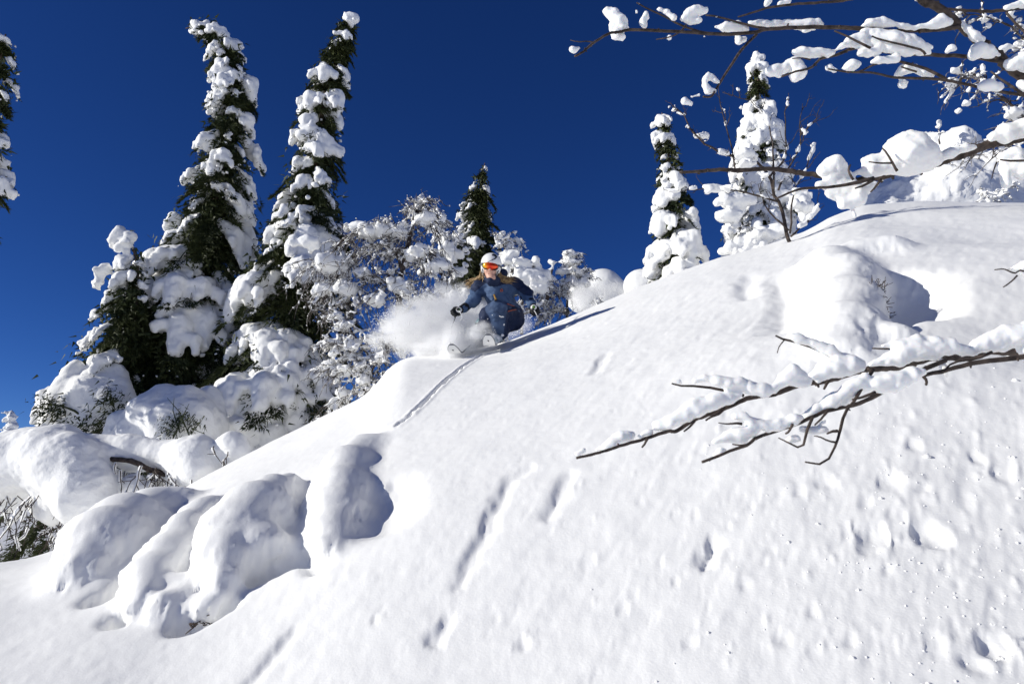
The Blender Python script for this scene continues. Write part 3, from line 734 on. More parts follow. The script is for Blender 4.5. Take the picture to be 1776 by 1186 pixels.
# ------------------------------------------------------------------ frosted birches: recursive twigs with snow on them
def birch(label, limbs, Y, twigs, seed, group='frosted birches', reach=0.8, fine=5, snowk=1.0, vox=0.026, rad=0.05, blobs=(), twig_r=0.006, droop=0.6, name='birch_tree', ground=None, bare=0.0, matw='twig', cat='tree', snow_r=1.0, up=0.2, min_faces=60):
    """limbs: list of [(u, v[, depth]), ...], the first is the trunk, foot first"""
    rs = np.random.RandomState(seed)
    LP = []
    for l in limbs:
        LP.append(np.array([at(p[0], p[1], p[2] if len(p) > 2 else Y) for p in l]))
    foot = LP[0][0]
    root = thing(name, foot, label, cat, group)
    allp = np.concatenate(LP)
    pad = reach * 1.1
    F = Field(allp.min(0) - pad, allp.max(0) + pad, vox, 0.15)
    lens = [np.linalg.norm(np.diff(p, axis=0), axis=1).sum() for p in LP]
    tot = sum(lens)
    fine_s = Soup()
    def snow_on(pts, r, chance):
        for i in range(len(pts) - 1):
            if rs.rand() < chance:
                d = pts[i + 1] - pts[i]; flat = np.linalg.norm(d[:2]) / (np.linalg.norm(d) + 1e-9)
                rr_ = r * rs.uniform(0.7, 1.6) * (0.55 + 0.45 * flat)
                F.cone(pts[i] + [0, 0, rr_ * 0.55], pts[i + 1] + [0, 0, rr_ * 0.5], rr_, rr_ * rs.uniform(0.6, 1.1), 0.02)
    for li, (p, ln) in enumerate(zip(LP, lens)):
        n = max(8, int(ln / 0.12)); c = catmull(p, n)
        c[1:-1] += rs.normal(0, 0.008, c[1:-1].shape)
        r0 = rad if li == 0 else rad * 0.55
        s = Soup(); s.tube(c, np.linspace(r0, r0 * 0.25, n), 7)
        link('trunk' if li == 0 else 'limb', s.mesh('limb', M['birch']), root)
        snow_on(c, 0.035 * snow_r, 0.65 * snowk)
        for k in range(int(twigs * ln / tot)):
            t = rs.uniform(0.12 if li else 0.3, 1.0); i = min(int(t * (n - 1)), n - 2); o = c[i]
            dr = rs.normal(0, 1, 3); dr[1] *= 0.8; dr[2] = dr[2] * 0.5 + up; dr += (c[i + 1] - c[i]) / (np.linalg.norm(c[i + 1] - c[i]) + 1e-9) * 0.8
            dr /= np.linalg.norm(dr)
            L = reach * rs.uniform(0.35, 1.0) * (1 - 0.35 * t)
            m = 6; ss = np.linspace(0, 1, m)
            tp = o + dr[None] * (L * ss)[:, None]; tp[:, 2] -= droop * L * ss ** 2; tp[1:] += rs.normal(0, 0.012, (m - 1, 3))
            fine_s.tube(tp, np.linspace(twig_r * 1.8, twig_r * 0.8, m), 4, False)
            has = rs.rand() > bare
            if has: snow_on(tp, 0.026 * snow_r, 0.60 * snowk)
            for q in range(fine):
                j = rs.randint(1, m); o2 = tp[j]; d2 = dr * 0.5 + rs.normal(0, 0.6, 3); d2[2] -= droop * 0.5; d2 /= np.linalg.norm(d2)
                L2 = L * rs.uniform(0.2, 0.5); tq = o2 + d2[None] * (L2 * np.linspace(0, 1, 4))[:, None]; tq[:, 2] -= droop * 0.5 * L2 * np.linspace(0, 1, 4) ** 2
                tq[1:] += rs.normal(0, 0.008, (3, 3))
                fine_s.tube(tq, np.linspace(twig_r, twig_r * 0.5, 4), 3, False)
                if has: snow_on(tq, 0.017 * snow_r, 0.42 * snowk)
    if fine_s.n: link('twigs', fine_s.mesh('twigs', M[matw]), root, kind='stuff')
    for b_ in blobs:
        p = at(b_[0], b_[1], b_[3] if len(b_) > 3 else Y - 0.1); r = b_[2] / FPX * Y
        F.ell(p, np.array([1.05, 0.8, 0.55]) * r, 0.05)
        for _ in range(9): F.ell(p + rs.normal(0, 0.6, 3) * [1.1, 0.8, 0.6] * r, r * rs.uniform(0.2, 0.5), 0.035)
    V, Q = F.mesh(0.016, 11, 3, 0.005, 30)
    if len(Q): split_snow(V, Q, M['snow'], root, min_faces=min_faces, most=90)
    return root
birch('gnarled birch with arching snow-covered limbs between the leaning spruce and the skier',
      [[(688, 610), (692, 540), (695, 490), (703, 440), (716, 390), (722, 360), (735, 345)], [(698, 470), (685, 430), (664, 405), (640, 398), (612, 392)], [(700, 450), (720, 430), (748, 440), (770, 455)],
       [(694, 520), (670, 490), (640, 480), (612, 500), (600, 530)], [(640, 398), (600, 412), (565, 450), (540, 470)], [(693, 560), (720, 520), (750, 520), (775, 540)], [(700, 440), (660, 425), (620, 440), (585, 480), (560, 520)],
       [(716, 390), (690, 395), (660, 392)], [(722, 365), (745, 380), (765, 410)]],
      11.0, 330, 41, reach=0.8, fine=9, blobs=[(620, 392, 16), (640, 402, 18), (660, 400, 18), (690, 402, 16), (720, 440, 20), (735, 380, 15), (575, 460, 26), (600, 500, 20), (560, 500, 16), (630, 470, 12), (700, 500, 18), (760, 460, 17), (650, 520, 18), (535, 420, 20)], rad=0.065, snow_r=0.55)
birch('dense frosted birch thicket just below the powder cloud, left of the crest', 
      [[(640, 720), (632, 670), (620, 630), (600, 600), (575, 590)], [(632, 670), (650, 630), (665, 590), (660, 560)], [(620, 640), (650, 610), (690, 600), (700, 590)], [(636, 690), (610, 680), (585, 690), (575, 710)], [(625, 650), (595, 640), (570, 625)],
       [(650, 630), (620, 590), (600, 560), (585, 545)], [(640, 690), (665, 670), (685, 640)]],
      10.0, 230, 43, reach=0.6, fine=8, blobs=[(580, 610, 9), (600, 640, 9), (610, 600, 10), (645, 585, 10), (660, 620, 9), (630, 660, 9), (590, 680, 8)], rad=0.04, snow_r=0.62)
birch('young birch with snow balls on upright twigs, left of the small dark spruce', [[(770, 560), (768, 500), (766, 440), (764, 400), (760, 372)], [(766, 460), (780, 430), (792, 410)], [(768, 480), (745, 450), (735, 430)], [(765, 420), (752, 390), (756, 365)]],
      12.5, 110, 47, reach=0.5, fine=7, blobs=[(757, 398, 12), (775, 430, 14), (790, 440, 14), (745, 470, 16), (770, 500, 14), (790, 410, 10), (800, 470, 12)], rad=0.04)
birch('snow-hooded birch bush right behind the skier', [[(905, 580), (905, 540), (910, 500), (918, 470), (912, 450)], [(908, 510), (890, 480), (878, 450)], [(910, 520), (935, 500), (950, 480)], [(905, 545), (930, 535), (945, 520)], [(890, 480), (875, 430), (868, 405)]],
      12.0, 170, 53, reach=0.42, fine=9, blobs=[(905, 458, 18), (925, 478, 22), (912, 480, 22), (935, 500, 16), (888, 440, 12), (880, 450, 12)], rad=0.03, snow_r=0.55)
birch('bushy frosted birch with a snow tip, right of the skier', [[(985, 560), (985, 520), (988, 480), (992, 455), (990, 435)], [(987, 500), (1005, 480), (1015, 470)], [(986, 520), (965, 500), (950, 510), (940, 530)], [(986, 510), (1010, 505), (1028, 512)], [(986, 540), (960, 540), (945, 550)]],
      13.0, 200, 59, reach=0.5, fine=9, blobs=[(988, 440, 8), (990, 455, 10), (1000, 470, 10), (978, 470, 10), (990, 490, 12), (1010, 490, 10)], rad=0.03, snow_r=0.55)
birch('distant frosted birch with a thin arching stem, just right of the dark spruce', [[(880, 470), (878, 440), (880, 415), (890, 400)], [(879, 430), (895, 415), (903, 430)]],
      15.0, 40, 61, reach=0.4, fine=4, blobs=[(880, 418, 8), (888, 432, 9), (870, 425, 7)], rad=0.02, snow_r=0.8)
birch('bare dead stem poking up between the two frosted bushes', [[(950, 520), (953, 490), (958, 462), (957, 452)]], 12.6, 6, 63, reach=0.15, fine=2, rad=0.035, snow_r=0.9)
birch('tiny far-off frosted tree low at the left edge', [[(20, 760), (20, 735), (19, 712)]], 26.0, 40, 67, reach=0.45, fine=4, blobs=[(20, 725, 5), (22, 738, 8), (18, 750, 10), (8, 752, 8)], rad=0.03, vox=0.05, snow_r=1.6)
birch('snow-covered bush at the foot of the white spruce on the ridge', [[(1290, 440), (1285, 400), (1270, 370)], [(1287, 420), (1310, 400), (1330, 395)], [(1300, 430), (1340, 420), (1360, 415)]],
      12.5, 50, 71, reach=0.45, fine=4, blobs=[(1262, 375, 22), (1275, 350, 26), (1300, 420, 22), (1325, 408, 20), (1345, 400, 22), (1270, 430, 16), (1290, 440, 20), (1310, 430, 20), (1400, 360, 20), (1385, 345, 16), (1405, 340, 12), (1355, 425, 16), (1375, 440, 14), (1260, 400, 10)], rad=0.03)
birch('slender bare birch with several dark stems standing on the ridge', 
      [[(1372, 425, 9.4), (1363, 405, 9.4), (1356, 363, 9.4), (1342, 335, 9.4), (1335, 307, 9.3), (1307, 278, 9.2), (1268, 271, 9.1), (1239, 261, 9), (1215, 243, 9), (1197, 225, 9), (1186, 200, 9), (1169, 190, 9)],
       [(1342, 335), (1340, 292), (1340, 250), (1328, 204), (1300, 176), (1253, 161)], [(1350, 330), (1367, 292), (1388, 257), (1388, 215), (1392, 180)], [(1370, 405), (1374, 356), (1381, 328), (1400, 290), (1412, 250)],
       [(1307, 278), (1278, 300), (1268, 250), (1250, 183), (1246, 151)], [(1350, 350), (1292, 333), (1222, 328), (1161, 333)], [(1372, 410), (1400, 385), (1430, 356)], [(1388, 235), (1420, 204)], [(1368, 400), (1330, 360), (1315, 320)],
       [(1335, 307), (1360, 270), (1362, 200), (1366, 170)]],
      9.2, 75, 73, reach=0.45, fine=3, snowk=0.3, rad=0.028, bare=0.5, matw='birch', droop=-0.1, up=0.45, twig_r=0.0035, blobs=[(1222, 236, 9, 9.1), (1207, 236, 6, 9.1), (1292, 268, 18, 9), (1290, 285, 12, 9), (1230, 328, 8, 9.1), (1180, 322, 6, 9.1), (1200, 326, 6, 9.1), (1260, 325, 8, 9.1)])
birch('fine-twigged frosted birch reaching in behind the snowy branches at the top right corner',
      [[(2100, 700, 8.0), (2000, 480, 8.2), (1880, 320, 8.3), (1800, 230, 8.3), (1740, 170, 8.3), (1690, 130, 8.3), (1655, 145, 8.3)], [(1880, 320, 8.3), (1820, 150, 8.3), (1770, 60, 8.2), (1710, 30, 8.2), (1660, 25, 8.2)], [(1880, 320, 8.3), (1800, 215, 8.3), (1750, 225, 8.3), (1700, 262, 8.3), (1650, 275, 8.3)],
       [(1800, 230, 8.3), (1740, 260, 8.3), (1720, 310, 8.3)]],
      8.3, 120, 79, reach=0.6, fine=4, snowk=0.45, rad=0.04, snow_r=0.75, droop=0.35, blobs=[(1760, 195, 12, 8.2), (1740, 230, 10, 8.2), (1676, 180, 7, 8.2), (1665, 192, 4, 8.2), (1740, 85, 8, 8.3), (1768, 75, 10, 8.3), (1650, 85, 8, 8.2), (1655, 122, 6, 8.2)])
birch('snow-crusted shrub behind the rough mound near the right edge', [[(1715, 380, 13), (1712, 345, 13), (1705, 330, 13)], [(1713, 350, 13), (1735, 335, 13), (1750, 320, 13)]], 13, 40, 83, reach=0.35, fine=4, rad=0.02, snow_r=0.9)
birch('short snow-capped twig on top of the rough mound', [[(1630, 250, 16), (1628, 225, 16), (1628, 210, 16)]], 16, 7, 89, reach=0.2, fine=3, rad=0.02, blobs=[(1628, 212, 5, 16)], snow_r=1.0, vox=0.035)
print('trees', round(time.time() - T0, 1))
# ------------------------------------------------------------------ bent, snowed-in birch at the left, in front of the grove
def chain_field(chains, k, vox, amp, scale, amp2=0.005, scale2=26, oc=4, sq=1.0, far=0.25):
    pts = [(at(c[0], c[1], c[3]), c[2] / FPX * c[3]) for ch in chains for c in ch]
    lo = np.min([p - r for p, r in pts], 0) - 0.1; hi = np.max([p + r for p, r in pts], 0) + 0.1
    F = Field(lo, hi, vox, far)
    for ch in chains:
        q = [(at(c[0], c[1], c[3]), c[2] / FPX * c[3]) for c in ch]
        if len(q) == 1: F.ell(q[0][0], q[0][1] * np.array([1, 1, 0.9]), k)
        for i in range(len(q) - 1): F.cone(q[i][0], q[i + 1][0], q[i][1], q[i + 1][1], k)
    return F.mesh(amp, scale, oc, amp2, scale2)
root = thing('bent_birch', at(60, 960, 8.0), 'bent-over birch under thick rounded snow with bare twigs hanging beneath, far left', 'tree', 'frosted birches')
V, Q = chain_field([[(-120, 840, 90, 8.4), (-30, 815, 62, 8.2), (30, 800, 52, 8.1), (90, 795, 52, 8.0), (135, 815, 48, 7.9)], [(120, 810, 56, 7.9), (150, 860, 50, 7.8), (172, 890, 26, 7.8)], [(60, 770, 24, 8.2), (110, 762, 24, 8.1)],
                    [(160, 780, 26, 8.2), (230, 785, 26, 8.2), (300, 790, 28, 8.2)], [(335, 795, 42, 8.1), (345, 812, 40, 8.1), (330, 840, 26, 8.2)], [(300, 830, 18, 8.3)],
                    [(402, 772, 24, 8.1), (412, 788, 20, 8.1), (424, 800, 9, 8.1)], [(235, 842, 20, 8.0), (250, 850, 18, 8.0)], [(100, 870, 40, 8.1), (110, 850, 40, 8.2)], [(40, 860, 22, 8.4), (0, 870, 24, 8.4)], [(205, 840, 14, 8.2), (215, 870, 14, 8.1)]],
                   0.12, 0.028, 0.02, 5)
split_snow(V, Q, M['snow'], root, min_faces=60)
def limb_mesh(px, r0, r1, n=14, mat='birch', name='limb', par=None, sides=7, wob=0.006, kind=None):
    P = catmull([at(*p) for p in px], n)
    rs = np.random.RandomState(int(abs(px[0][0] * 7 + px[0][1])) % 9999)
    P[1:-1] += rs.normal(0, wob, P[1:-1].shape)
    s = Soup(); s.tube(P, np.linspace(r0, r1, n) * (1 + 0.08 * rs.normal(0, 1, n)), sides)
    return link(name, s.mesh(name, M[mat]), par, kind=kind)
limb_mesh([(150, 806, 8.15), (186, 797, 8.0), (212, 797, 7.95), (235, 802, 7.95), (255, 810, 8.0), (290, 824, 8.2)], 0.03, 0.034, name='trunk', par=root)
limb_mesh([(360, 800, 8.2), (378, 770, 8.05), (398, 776, 8.05), (420, 795, 8.1), (436, 796, 8.1)], 0.028, 0.014, par=root)
rs_ = np.random.RandomState(77); s = Soup(); FT = Field(at(0, 940, 7.9) - [0.3, 0.4, 0.2], at(420, 790, 7.9) + [0.2, 0.6, 0.2], 0.022, 0.12)
def hang(u, v, L, n=1, Y=7.9, sn=0.5):
    for _ in range(n):
        p = at(u + rs_.uniform(-10, 10), v + rs_.uniform(-10, 10), Y + rs_.uniform(-0.15, 0.25)); q = [p]
        d = np.array([rs_.uniform(-0.5, 0.5), rs_.uniform(-0.3, 0.3), -1.0]); l = L / 148.0 * rs_.uniform(0.5, 1.1)
        for i in range(5):
            d = d + rs_.normal(0, 0.35, 3) * [1, 0.6, 0.4]; q.append(q[-1] + d / np.linalg.norm(d) * l / 5)
        s.tube(q, np.linspace(0.007, 0.003, 6), 4, False)
        for i in range(5):
            if rs_.rand() < sn: FT.cone(q[i] + [-0.01, 0.015, 0.0], q[i + 1] + [-0.01, 0.015, 0], 0.020, 0.016, 0.02)
            if rs_.rand() < 0.7:
                e = q[i + 1] + rs_.normal(0, 0.06, 3) - [0, 0, 0.06]; s.tube([q[i + 1], e], [0.006, 0.003], 3, False)
for (u, v, L, n) in [(20, 860, 90, 6), (45, 865, 85, 5), (72, 850, 100, 7), (88, 900, 60, 5), (110, 900, 45, 4), (8, 890, 60, 4), (200, 805, 60, 5), (215, 820, 70, 5), (245, 810, 50, 4), (262, 815, 55, 5), (205, 860, 40, 3),
                     (285, 830, 40, 4), (300, 840, 40, 4), (325, 835, 35, 3), (350, 835, 30, 4), (380, 780, 30, 4), (392, 790, 30, 4), (120, 910, 40, 4), (95, 925, 30, 3)]:
    hang(u, v, L, n)
link('twigs', s.mesh('twigs', M['birch'], False), root, kind='stuff')
V, Q = FT.mesh(0.006, 14, 2)
if len(Q): split_snow(V, Q, M['snow'], root, min_faces=120)
# twigs in the slope's hollows; the right cluster also stands in for shade
def hole_twigs(u, v, w_, h_, n, label, seed, back=1.02, z=1.0):
    rs2 = np.random.RandomState(seed); s = Soup()
    for _ in range(n):
        p = G(u, v) * back; p = p + np.array([rs2.uniform(-w_, w_), rs2.uniform(-0.03, 0.06), rs2.uniform(-h_, h_)])
        q = [p, p + rs2.normal(0, 0.012 * z, 3), p + rs2.normal(0, 0.025 * z, 3) + [0, 0, 0.01 * z]]
        s.tube(catmull(q, 5), [0.004, 0.004, 0.003, 0.003, 0.002], 4)
    o = link('buried_twigs', s.mesh('buried_twigs', M['birch'], False), None, label, 'twigs', kind='stuff')
hole_twigs(352, 1082, 0.05, 0.012, 26, 'twig ends poking from the snow hollow below the left lumps', 5, 1.035)
hole_twigs(1518, 535, 0.030, 0.13, 300, 'twigs packed into the well beside the right hump, standing in for its dark shade', 6, 1.0, 2.6)  # dense tangle imitates the near-black shade of the hole

# ------------------------------------------------------------------ birch whose branches reach in from the right
bt = thing('foreground_birch', [4.4, 3.3, 0.9], 'near birch with dark snow-loaded branches reaching in from the right', 'tree')
P = catmull([[4.55, 3.4, 0.6], [4.45, 3.35, 1.4], [4.30, 3.2, 2.2], [4.1, 3.2, 3.0], [3.9, 3.2, 4.6]], 20)
s = Soup(); s.tube(P, np.linspace(0.10, 0.045, 20), 12); link('trunk', s.mesh('trunk', M['birch']), bt)
def nb(px, Y, w0, w1, name='branch', n=None):
    """branch drawn through photo pixels at depth Y (a number or a pair from first to last point), widths in photo pixels"""
    if not isinstance(Y, tuple): Y = (Y, Y)
    m = len(px); YY = np.linspace(Y[0], Y[1], m)
    pts = [at(p[0], p[1], YY[i]) if len(p) == 2 else np.array(p) for i, p in enumerate(px)]
    ln = sum(np.linalg.norm(pts[i + 1] - pts[i]) for i in range(m - 1)); n = n or max(6, int(ln / 0.03))
    P = catmull(pts, n); rs = np.random.RandomState(int(abs(px[-1][0] * 13 + px[-1][1] * 7)) % 99991)
    r = np.linspace(w0, w1, n) / 2 / FPX * np.mean(Y)
    P[1:-1] += rs.normal(0, 0.10, (n - 2, 3)) * r[1:-1, None]
    r = r * (1 + 0.035 * rs.normal(0, 1, n))
    s = Soup(); s.tube(P, np.maximum(r, 0.0012), 8)
    for j in range(int(n / 7)):          # buds and knots
        i = rs.randint(1, n - 1); dd = rs.normal(0, 1, 3); dd /= np.linalg.norm(dd); s.tube([P[i], P[i] + dd * r[i] * 2.2], [r[i] * 0.8, r[i] * 0.35], 5)
    link(name, s.mesh(name, M['birch']), bt)
nb([(4.46, 3.36, 1.35), (3.5, 2.85, 1.15), (2250, 560), (2050, 590), (1900, 605), (1800, 611), (1754, 611), (1715, 609), (1684, 620), (1630, 619), (1599, 625), (1558, 636), (1518, 639), (1500, 642), (1464, 651), (1437, 660), (1404, 664), (1370, 673), (1339, 684), (1303, 689), (1271, 702), (1231, 718), (1202, 729), (1173, 747), (1157, 748), (1114, 762), (1079, 772), (1038, 785), (1000, 794)], (2.25, 1.70), 17, 4)
nb([(1500, 641), (1474, 634), (1451, 622), (1421, 607), (1388, 595), (1361, 589), (1345, 582)], 1.870, 9, 3, 'twig')
nb([(1361, 589), (1352, 600), (1348, 612)], 1.870, 2.5, 1.5, 'twig')
nb([(1437, 660), (1433, 667), (1429, 675)], 1.870, 6, 4, 'twig')
nb([(1290, 686), (1266, 680), (1249, 675), (1228, 672), (1206, 669), (1190, 670), (1177, 668), (1165, 665)], 1.836, 6, 3, 'twig')
nb([(1258, 706), (1250, 716), (1231, 724), (1224, 729)], 1.802, 5, 3, 'twig'); nb([(1206, 728), (1198, 738), (1186, 748)], 1.768, 5, 3, 'twig')
nb([(1123, 760), (1119, 768), (1113, 776)], 1.734, 5, 3, 'twig')
nb([(1684, 620), (1640, 610), (1583, 607), (1540, 605), (1513, 604)], 1.904, 6, 2.5, 'twig')
nb([(1720, 611), (1690, 622), (1655, 628), (1640, 640)], 1.870, 6, 3, 'twig')
nb([(1930, 604), (1850, 608), (1760, 621), (1702, 627), (1666, 635), (1634, 644), (1599, 651), (1578, 653)], 1.870, 11, 6); nb([(1578, 653), (1592, 644), (1606, 635)], 1.836, 6, 3, 'twig'); nb([(1600, 651), (1607, 660), (1606, 668)], 1.836, 6, 4, 'twig')
nb([(1640, 625), (1580, 650), (1525, 682), (1500, 695), (1473, 704), (1437, 711), (1410, 722), (1383, 734), (1350, 746), (1312, 759), (1298, 770), (1267, 781), (1249, 790), (1218, 801)], (1.870, 1.632), 9, 4.5)
nb([(1515, 641), (1498, 666), (1488, 684), (1478, 700), (1466, 713), (1460, 735), (1455, 754), (1451, 767), (1442, 790), (1424, 804), (1410, 803), (1397, 801)], (1.802, 1.666), 7, 3)
nb([(1518, 680), (1500, 687), (1478, 693)], 1.734, 6, 4, 'twig'); nb([(1453, 747), (1443, 748), (1434, 752)], 1.686, 6, 3, 'twig'); nb([(1451, 767), (1436, 764), (1421, 757), (1412, 756)], 1.680, 4, 1.5, 'twig')
nb([(1410, 722), (1402, 740), (1396, 765), (1390, 776), (1378, 773), (1365, 766), (1350, 759)], 1.700, 6, 2, 'twig'); nb([(1436, 712), (1426, 724), (1413, 737)], 1.700, 5, 3, 'twig')
nb([(1287, 735), (1274, 734), (1258, 735), (1246, 733)], 1.700, 5, 1.5, 'twig'); nb([(1298, 770), (1285, 772), (1270, 770)], 1.666, 4, 2, 'twig'); nb([(1375, 735), (1368, 748), (1362, 752)], 1.700, 5, 3, 'twig')
nb([(2050, 588), (1930, 545), (1850, 500), (1776, 470), (1760, 474), (1742, 467), (1725, 468)], 1.904, 5, 2, 'twig'); nb([(1764, 478), (1752, 490), (1740, 498)], 1.904, 3.5, 2, 'twig')
YT = 3.2
nb([(1560, -60), (1596, -2), (1628, 14), (1660, 41), (1696, 70), (1732, 98), (1776, 136), (1900, 240), (2050, 400), (2230, 560), (4.46, 3.36, 1.2)], (3.0, 3.4), 13, 24)
nb([(1664, 47), (1620, 52), (1583, 53), (1537, 54), (1490, 50), (1451, 48), (1390, 48), (1333, 51), (1306, 57), (1260, 60), (1224, 58), (1161, 55), (1097, 52), (1075, 56), (1056, 59), (1029, 75), (1012, 90), (997, 98)], (3.1, 2.8), 10, 4)
nb([(1333, 51), (1310, 47), (1288, 41), (1242, 29), (1224, 27)], 3.0, 6, 3, 'twig'); nb([(1224, 58), (1200, 51), (1179, 43), (1150, 28), (1120, 14), (1104, 5)], (2.95, 2.9), 5, 2.5, 'twig')
nb([(1312, 60), (1300, 72), (1283, 91), (1265, 118), (1250, 142), (1240, 158), (1233, 168), (1220, 168)], (3.0, 2.8), 6, 3.5); nb([(1190, 44), (1180, 55), (1165, 64), (1138, 69)], 2.9, 4, 2, 'twig')
nb([(1030, 74), (1018, 72), (1003, 73), (989, 70)], 2.8, 3, 1.5, 'twig')
nb([(1740, 108), (1710, 103), (1678, 98), (1640, 97), (1605, 95), (1570, 93), (1537, 91), (1510, 84), (1490, 83), (1474, 86), (1458, 93), (1442, 98), (1424, 102), (1415, 110), (1406, 118), (1392, 122), (1378, 125), (1356, 133)], (3.2, 2.9), 9, 3.5)
nb([(1510, 84), (1494, 76), (1478, 68), (1462, 60), (1447, 54)], 2.95, 5, 3, 'twig'); nb([(1470, 66), (1462, 78), (1445, 92)], 3.05, 5, 3, 'twig'); nb([(1605, 95), (1596, 86), (1560, 77), (1524, 68), (1512, 63)], 2.95, 5, 3, 'twig')
nb([(1406, 104), (1390, 101), (1374, 102)], 2.95, 3, 2, 'twig')
nb([(1850, 198), (1820, 178), (1776, 166), (1732, 159), (1678, 147), (1628, 138), (1583, 136), (1546, 134), (1515, 127), (1469, 125), (1437, 120)], (3.3, 2.9), 8, 3); nb([(1642, 138), (1605, 120), (1580, 112), (1560, 107), (1540, 107), (1515, 113), (1497, 122), (1483, 126)], 3.0, 6, 3, 'twig')
nb([(1590, 125), (1577, 121), (1563, 116)], 2.95, 4, 3, 'twig'); nb([(1776, 165), (1755, 150), (1738, 140), (1730, 133), (1718, 124)], 3.1, 6, 3, 'twig')
nb([(1905, 243), (1900, 120), (1850, 6), (1776, 14), (1719, 20), (1680, 19), (1642, 16)], 3.2, 9, 5, 'twig'); nb([(1565, -52), (1500, -12), (1469, 0), (1420, 5), (1378, 8), (1333, 14), (1300, 24), (1280, 30)], 3.0, 7, 3, 'twig'); nb([(1745, 22), (1765, 45), (1790, 70)], 3.2, 5, 4, 'twig')
nb([(4.40, 3.30, 1.75), (2260, 420), (2100, 300), (1950, 240), (1850, 225), (1776, 238), (1719, 250), (1669, 268), (1623, 284), (1590, 293), (1560, 298), (1515, 309), (1486, 313), (1460, 313), (1415, 304), (1369, 297), (1333, 293), (1288, 295), (1242, 295), (1210, 298), (1179, 299)], (3.6, 3.5), 22, 5)
nb([(1515, 309), (1480, 318), (1447, 324), (1420, 326), (1392, 327), (1368, 335), (1347, 344)], 3.4, 7, 3.5, 'twig'); nb([(1556, 297), (1552, 290), (1545, 277), (1537, 264), (1530, 257)], 3.4, 6, 3, 'twig'); nb([(1548, 283), (1525, 283), (1507, 281)], 3.4, 4, 2.5, 'twig'); nb([(1623, 285), (1620, 274), (1616, 263)], 3.45, 6, 3, 'twig')
nb([(1528, 311), (1518, 325), (1510, 333)], 3.4, 5, 3, 'twig'); nb([(1513, 313), (1498, 322), (1483, 327)], 3.4, 6, 3, 'twig'); nb([(1480, 312), (1472, 298), (1475, 286)], 3.4, 5, 3, 'twig')
nb([(1960, 242), (1900, 262), (1830, 270), (1790, 278), (1750, 279), (1735, 277)], 3.4, 7, 3, 'twig')
print('branches', round(time.time() - T0, 1))
# snow carried by those branches
def load(chains, Y, k=0.012, vox=0.0085, amp=0.011, scale=15, mat='snow_near'):
    f_ = 0.88 if Y < 2.2 else 1.0
    C = [[(c[0], c[1], c[2] * f_, (c[3] if len(c) > 3 else Y) + 0.01) for c in ch] for ch in chains]
    V, Q = chain_field(C, k, vox, amp, scale, 0.003, 55, 3, far=0.08)
    split_snow(V, Q, M[mat], bt, min_faces=60)
load([[(1003, 787, 7), (1012, 782, 6)], [(1035, 779, 4), (1050, 774, 6), (1062, 768, 9), (1077, 757, 11), (1094, 756, 9)], [(1110, 757, 5), (1128, 750, 6)], [(1140, 738, 10), (1162, 730, 13), (1190, 717, 16), (1208, 706, 18), (1226, 700, 14), (1244, 692, 15)],
      [(1240, 697, 14), (1262, 690, 12), (1280, 684, 9)], [(1165, 660, 4), (1178, 662, 5)], [(1205, 660, 7), (1222, 657, 9), (1240, 659, 11), (1262, 666, 12), (1282, 664, 12), (1300, 673, 14), (1325, 677, 12), (1342, 676, 10)],
      [(1345, 672, 11), (1362, 655, 13), (1375, 645, 13), (1390, 652, 11), (1402, 657, 8)], [(1372, 662, 8), (1398, 664, 6)]], 1.768, vox=0.006, k=0.008, amp=0.006, scale=20)
load([[(1370, 582, 5), (1388, 588, 7), (1412, 597, 8), (1440, 609, 9), (1468, 622, 10), (1492, 630, 8)], [(1405, 652, 10), (1425, 643, 15), (1450, 636, 18), (1475, 634, 16), (1490, 636, 8)], [(1420, 660, 8), (1432, 650, 12)]], 1.836, vox=0.006, k=0.008, amp=0.006, scale=20)
load([[(1510, 632, 8), (1535, 625, 13), (1560, 615, 16), (1590, 608, 20), (1620, 602, 20), (1645, 600, 18), (1672, 608, 12), (1690, 612, 8)], [(1530, 600, 5), (1560, 598, 9), (1590, 594, 12), (1615, 590, 13), (1640, 596, 11)], [(1520, 628, 10), (1560, 626, 8)],
      [(1690, 600, 12), (1720, 588, 17), (1750, 584, 22), (1790, 580, 28), (1840, 580, 30)], [(1776, 606, 14), (1790, 612, 24)], [(1700, 604, 9), (1745, 600, 12)], [(1632, 626, 4), (1637, 640, 5), (1642, 652, 3)]], 1.890, vox=0.006, k=0.008, amp=0.006, scale=20)
load([[(1400, 722, 7), (1420, 708, 11), (1440, 696, 13), (1465, 680, 14), (1485, 668, 14), (1500, 656, 10)], [(1430, 706, 9), (1462, 698, 7), (1482, 688, 7)], [(1495, 672, 10), (1520, 666, 15), (1550, 658, 18), (1580, 650, 15), (1600, 645, 8)], [(1520, 676, 7), (1550, 672, 8), (1585, 660, 6)]], 1.782, vox=0.006, k=0.008, amp=0.006, scale=20)
load([[(1240, 765, 5), (1262, 757, 9), (1282, 752, 11), (1300, 748, 12), (1312, 742, 9)], [(1262, 762, 6), (1292, 764, 6)], [(1275, 722, 5), (1290, 722, 7), (1302, 732, 9), (1325, 736, 10), (1350, 735, 11), (1375, 728, 10), (1392, 724, 6)], [(1330, 746, 6), (1362, 740, 6)],
      [(1392, 742, 6), (1412, 746, 9), (1432, 747, 7)], [(1370, 763, 6), (1384, 760, 7)], [(1240, 790, 4), (1255, 781, 5)], [(1422, 734, 4), (1430, 730, 4)]], 1.700, vox=0.006, k=0.008, amp=0.006, scale=20)
load([[(1745, 468, 2), (1772, 464, 10), (1800, 475, 22)]], 1.904, vox=0.006, k=0.008, amp=0.006, scale=20)
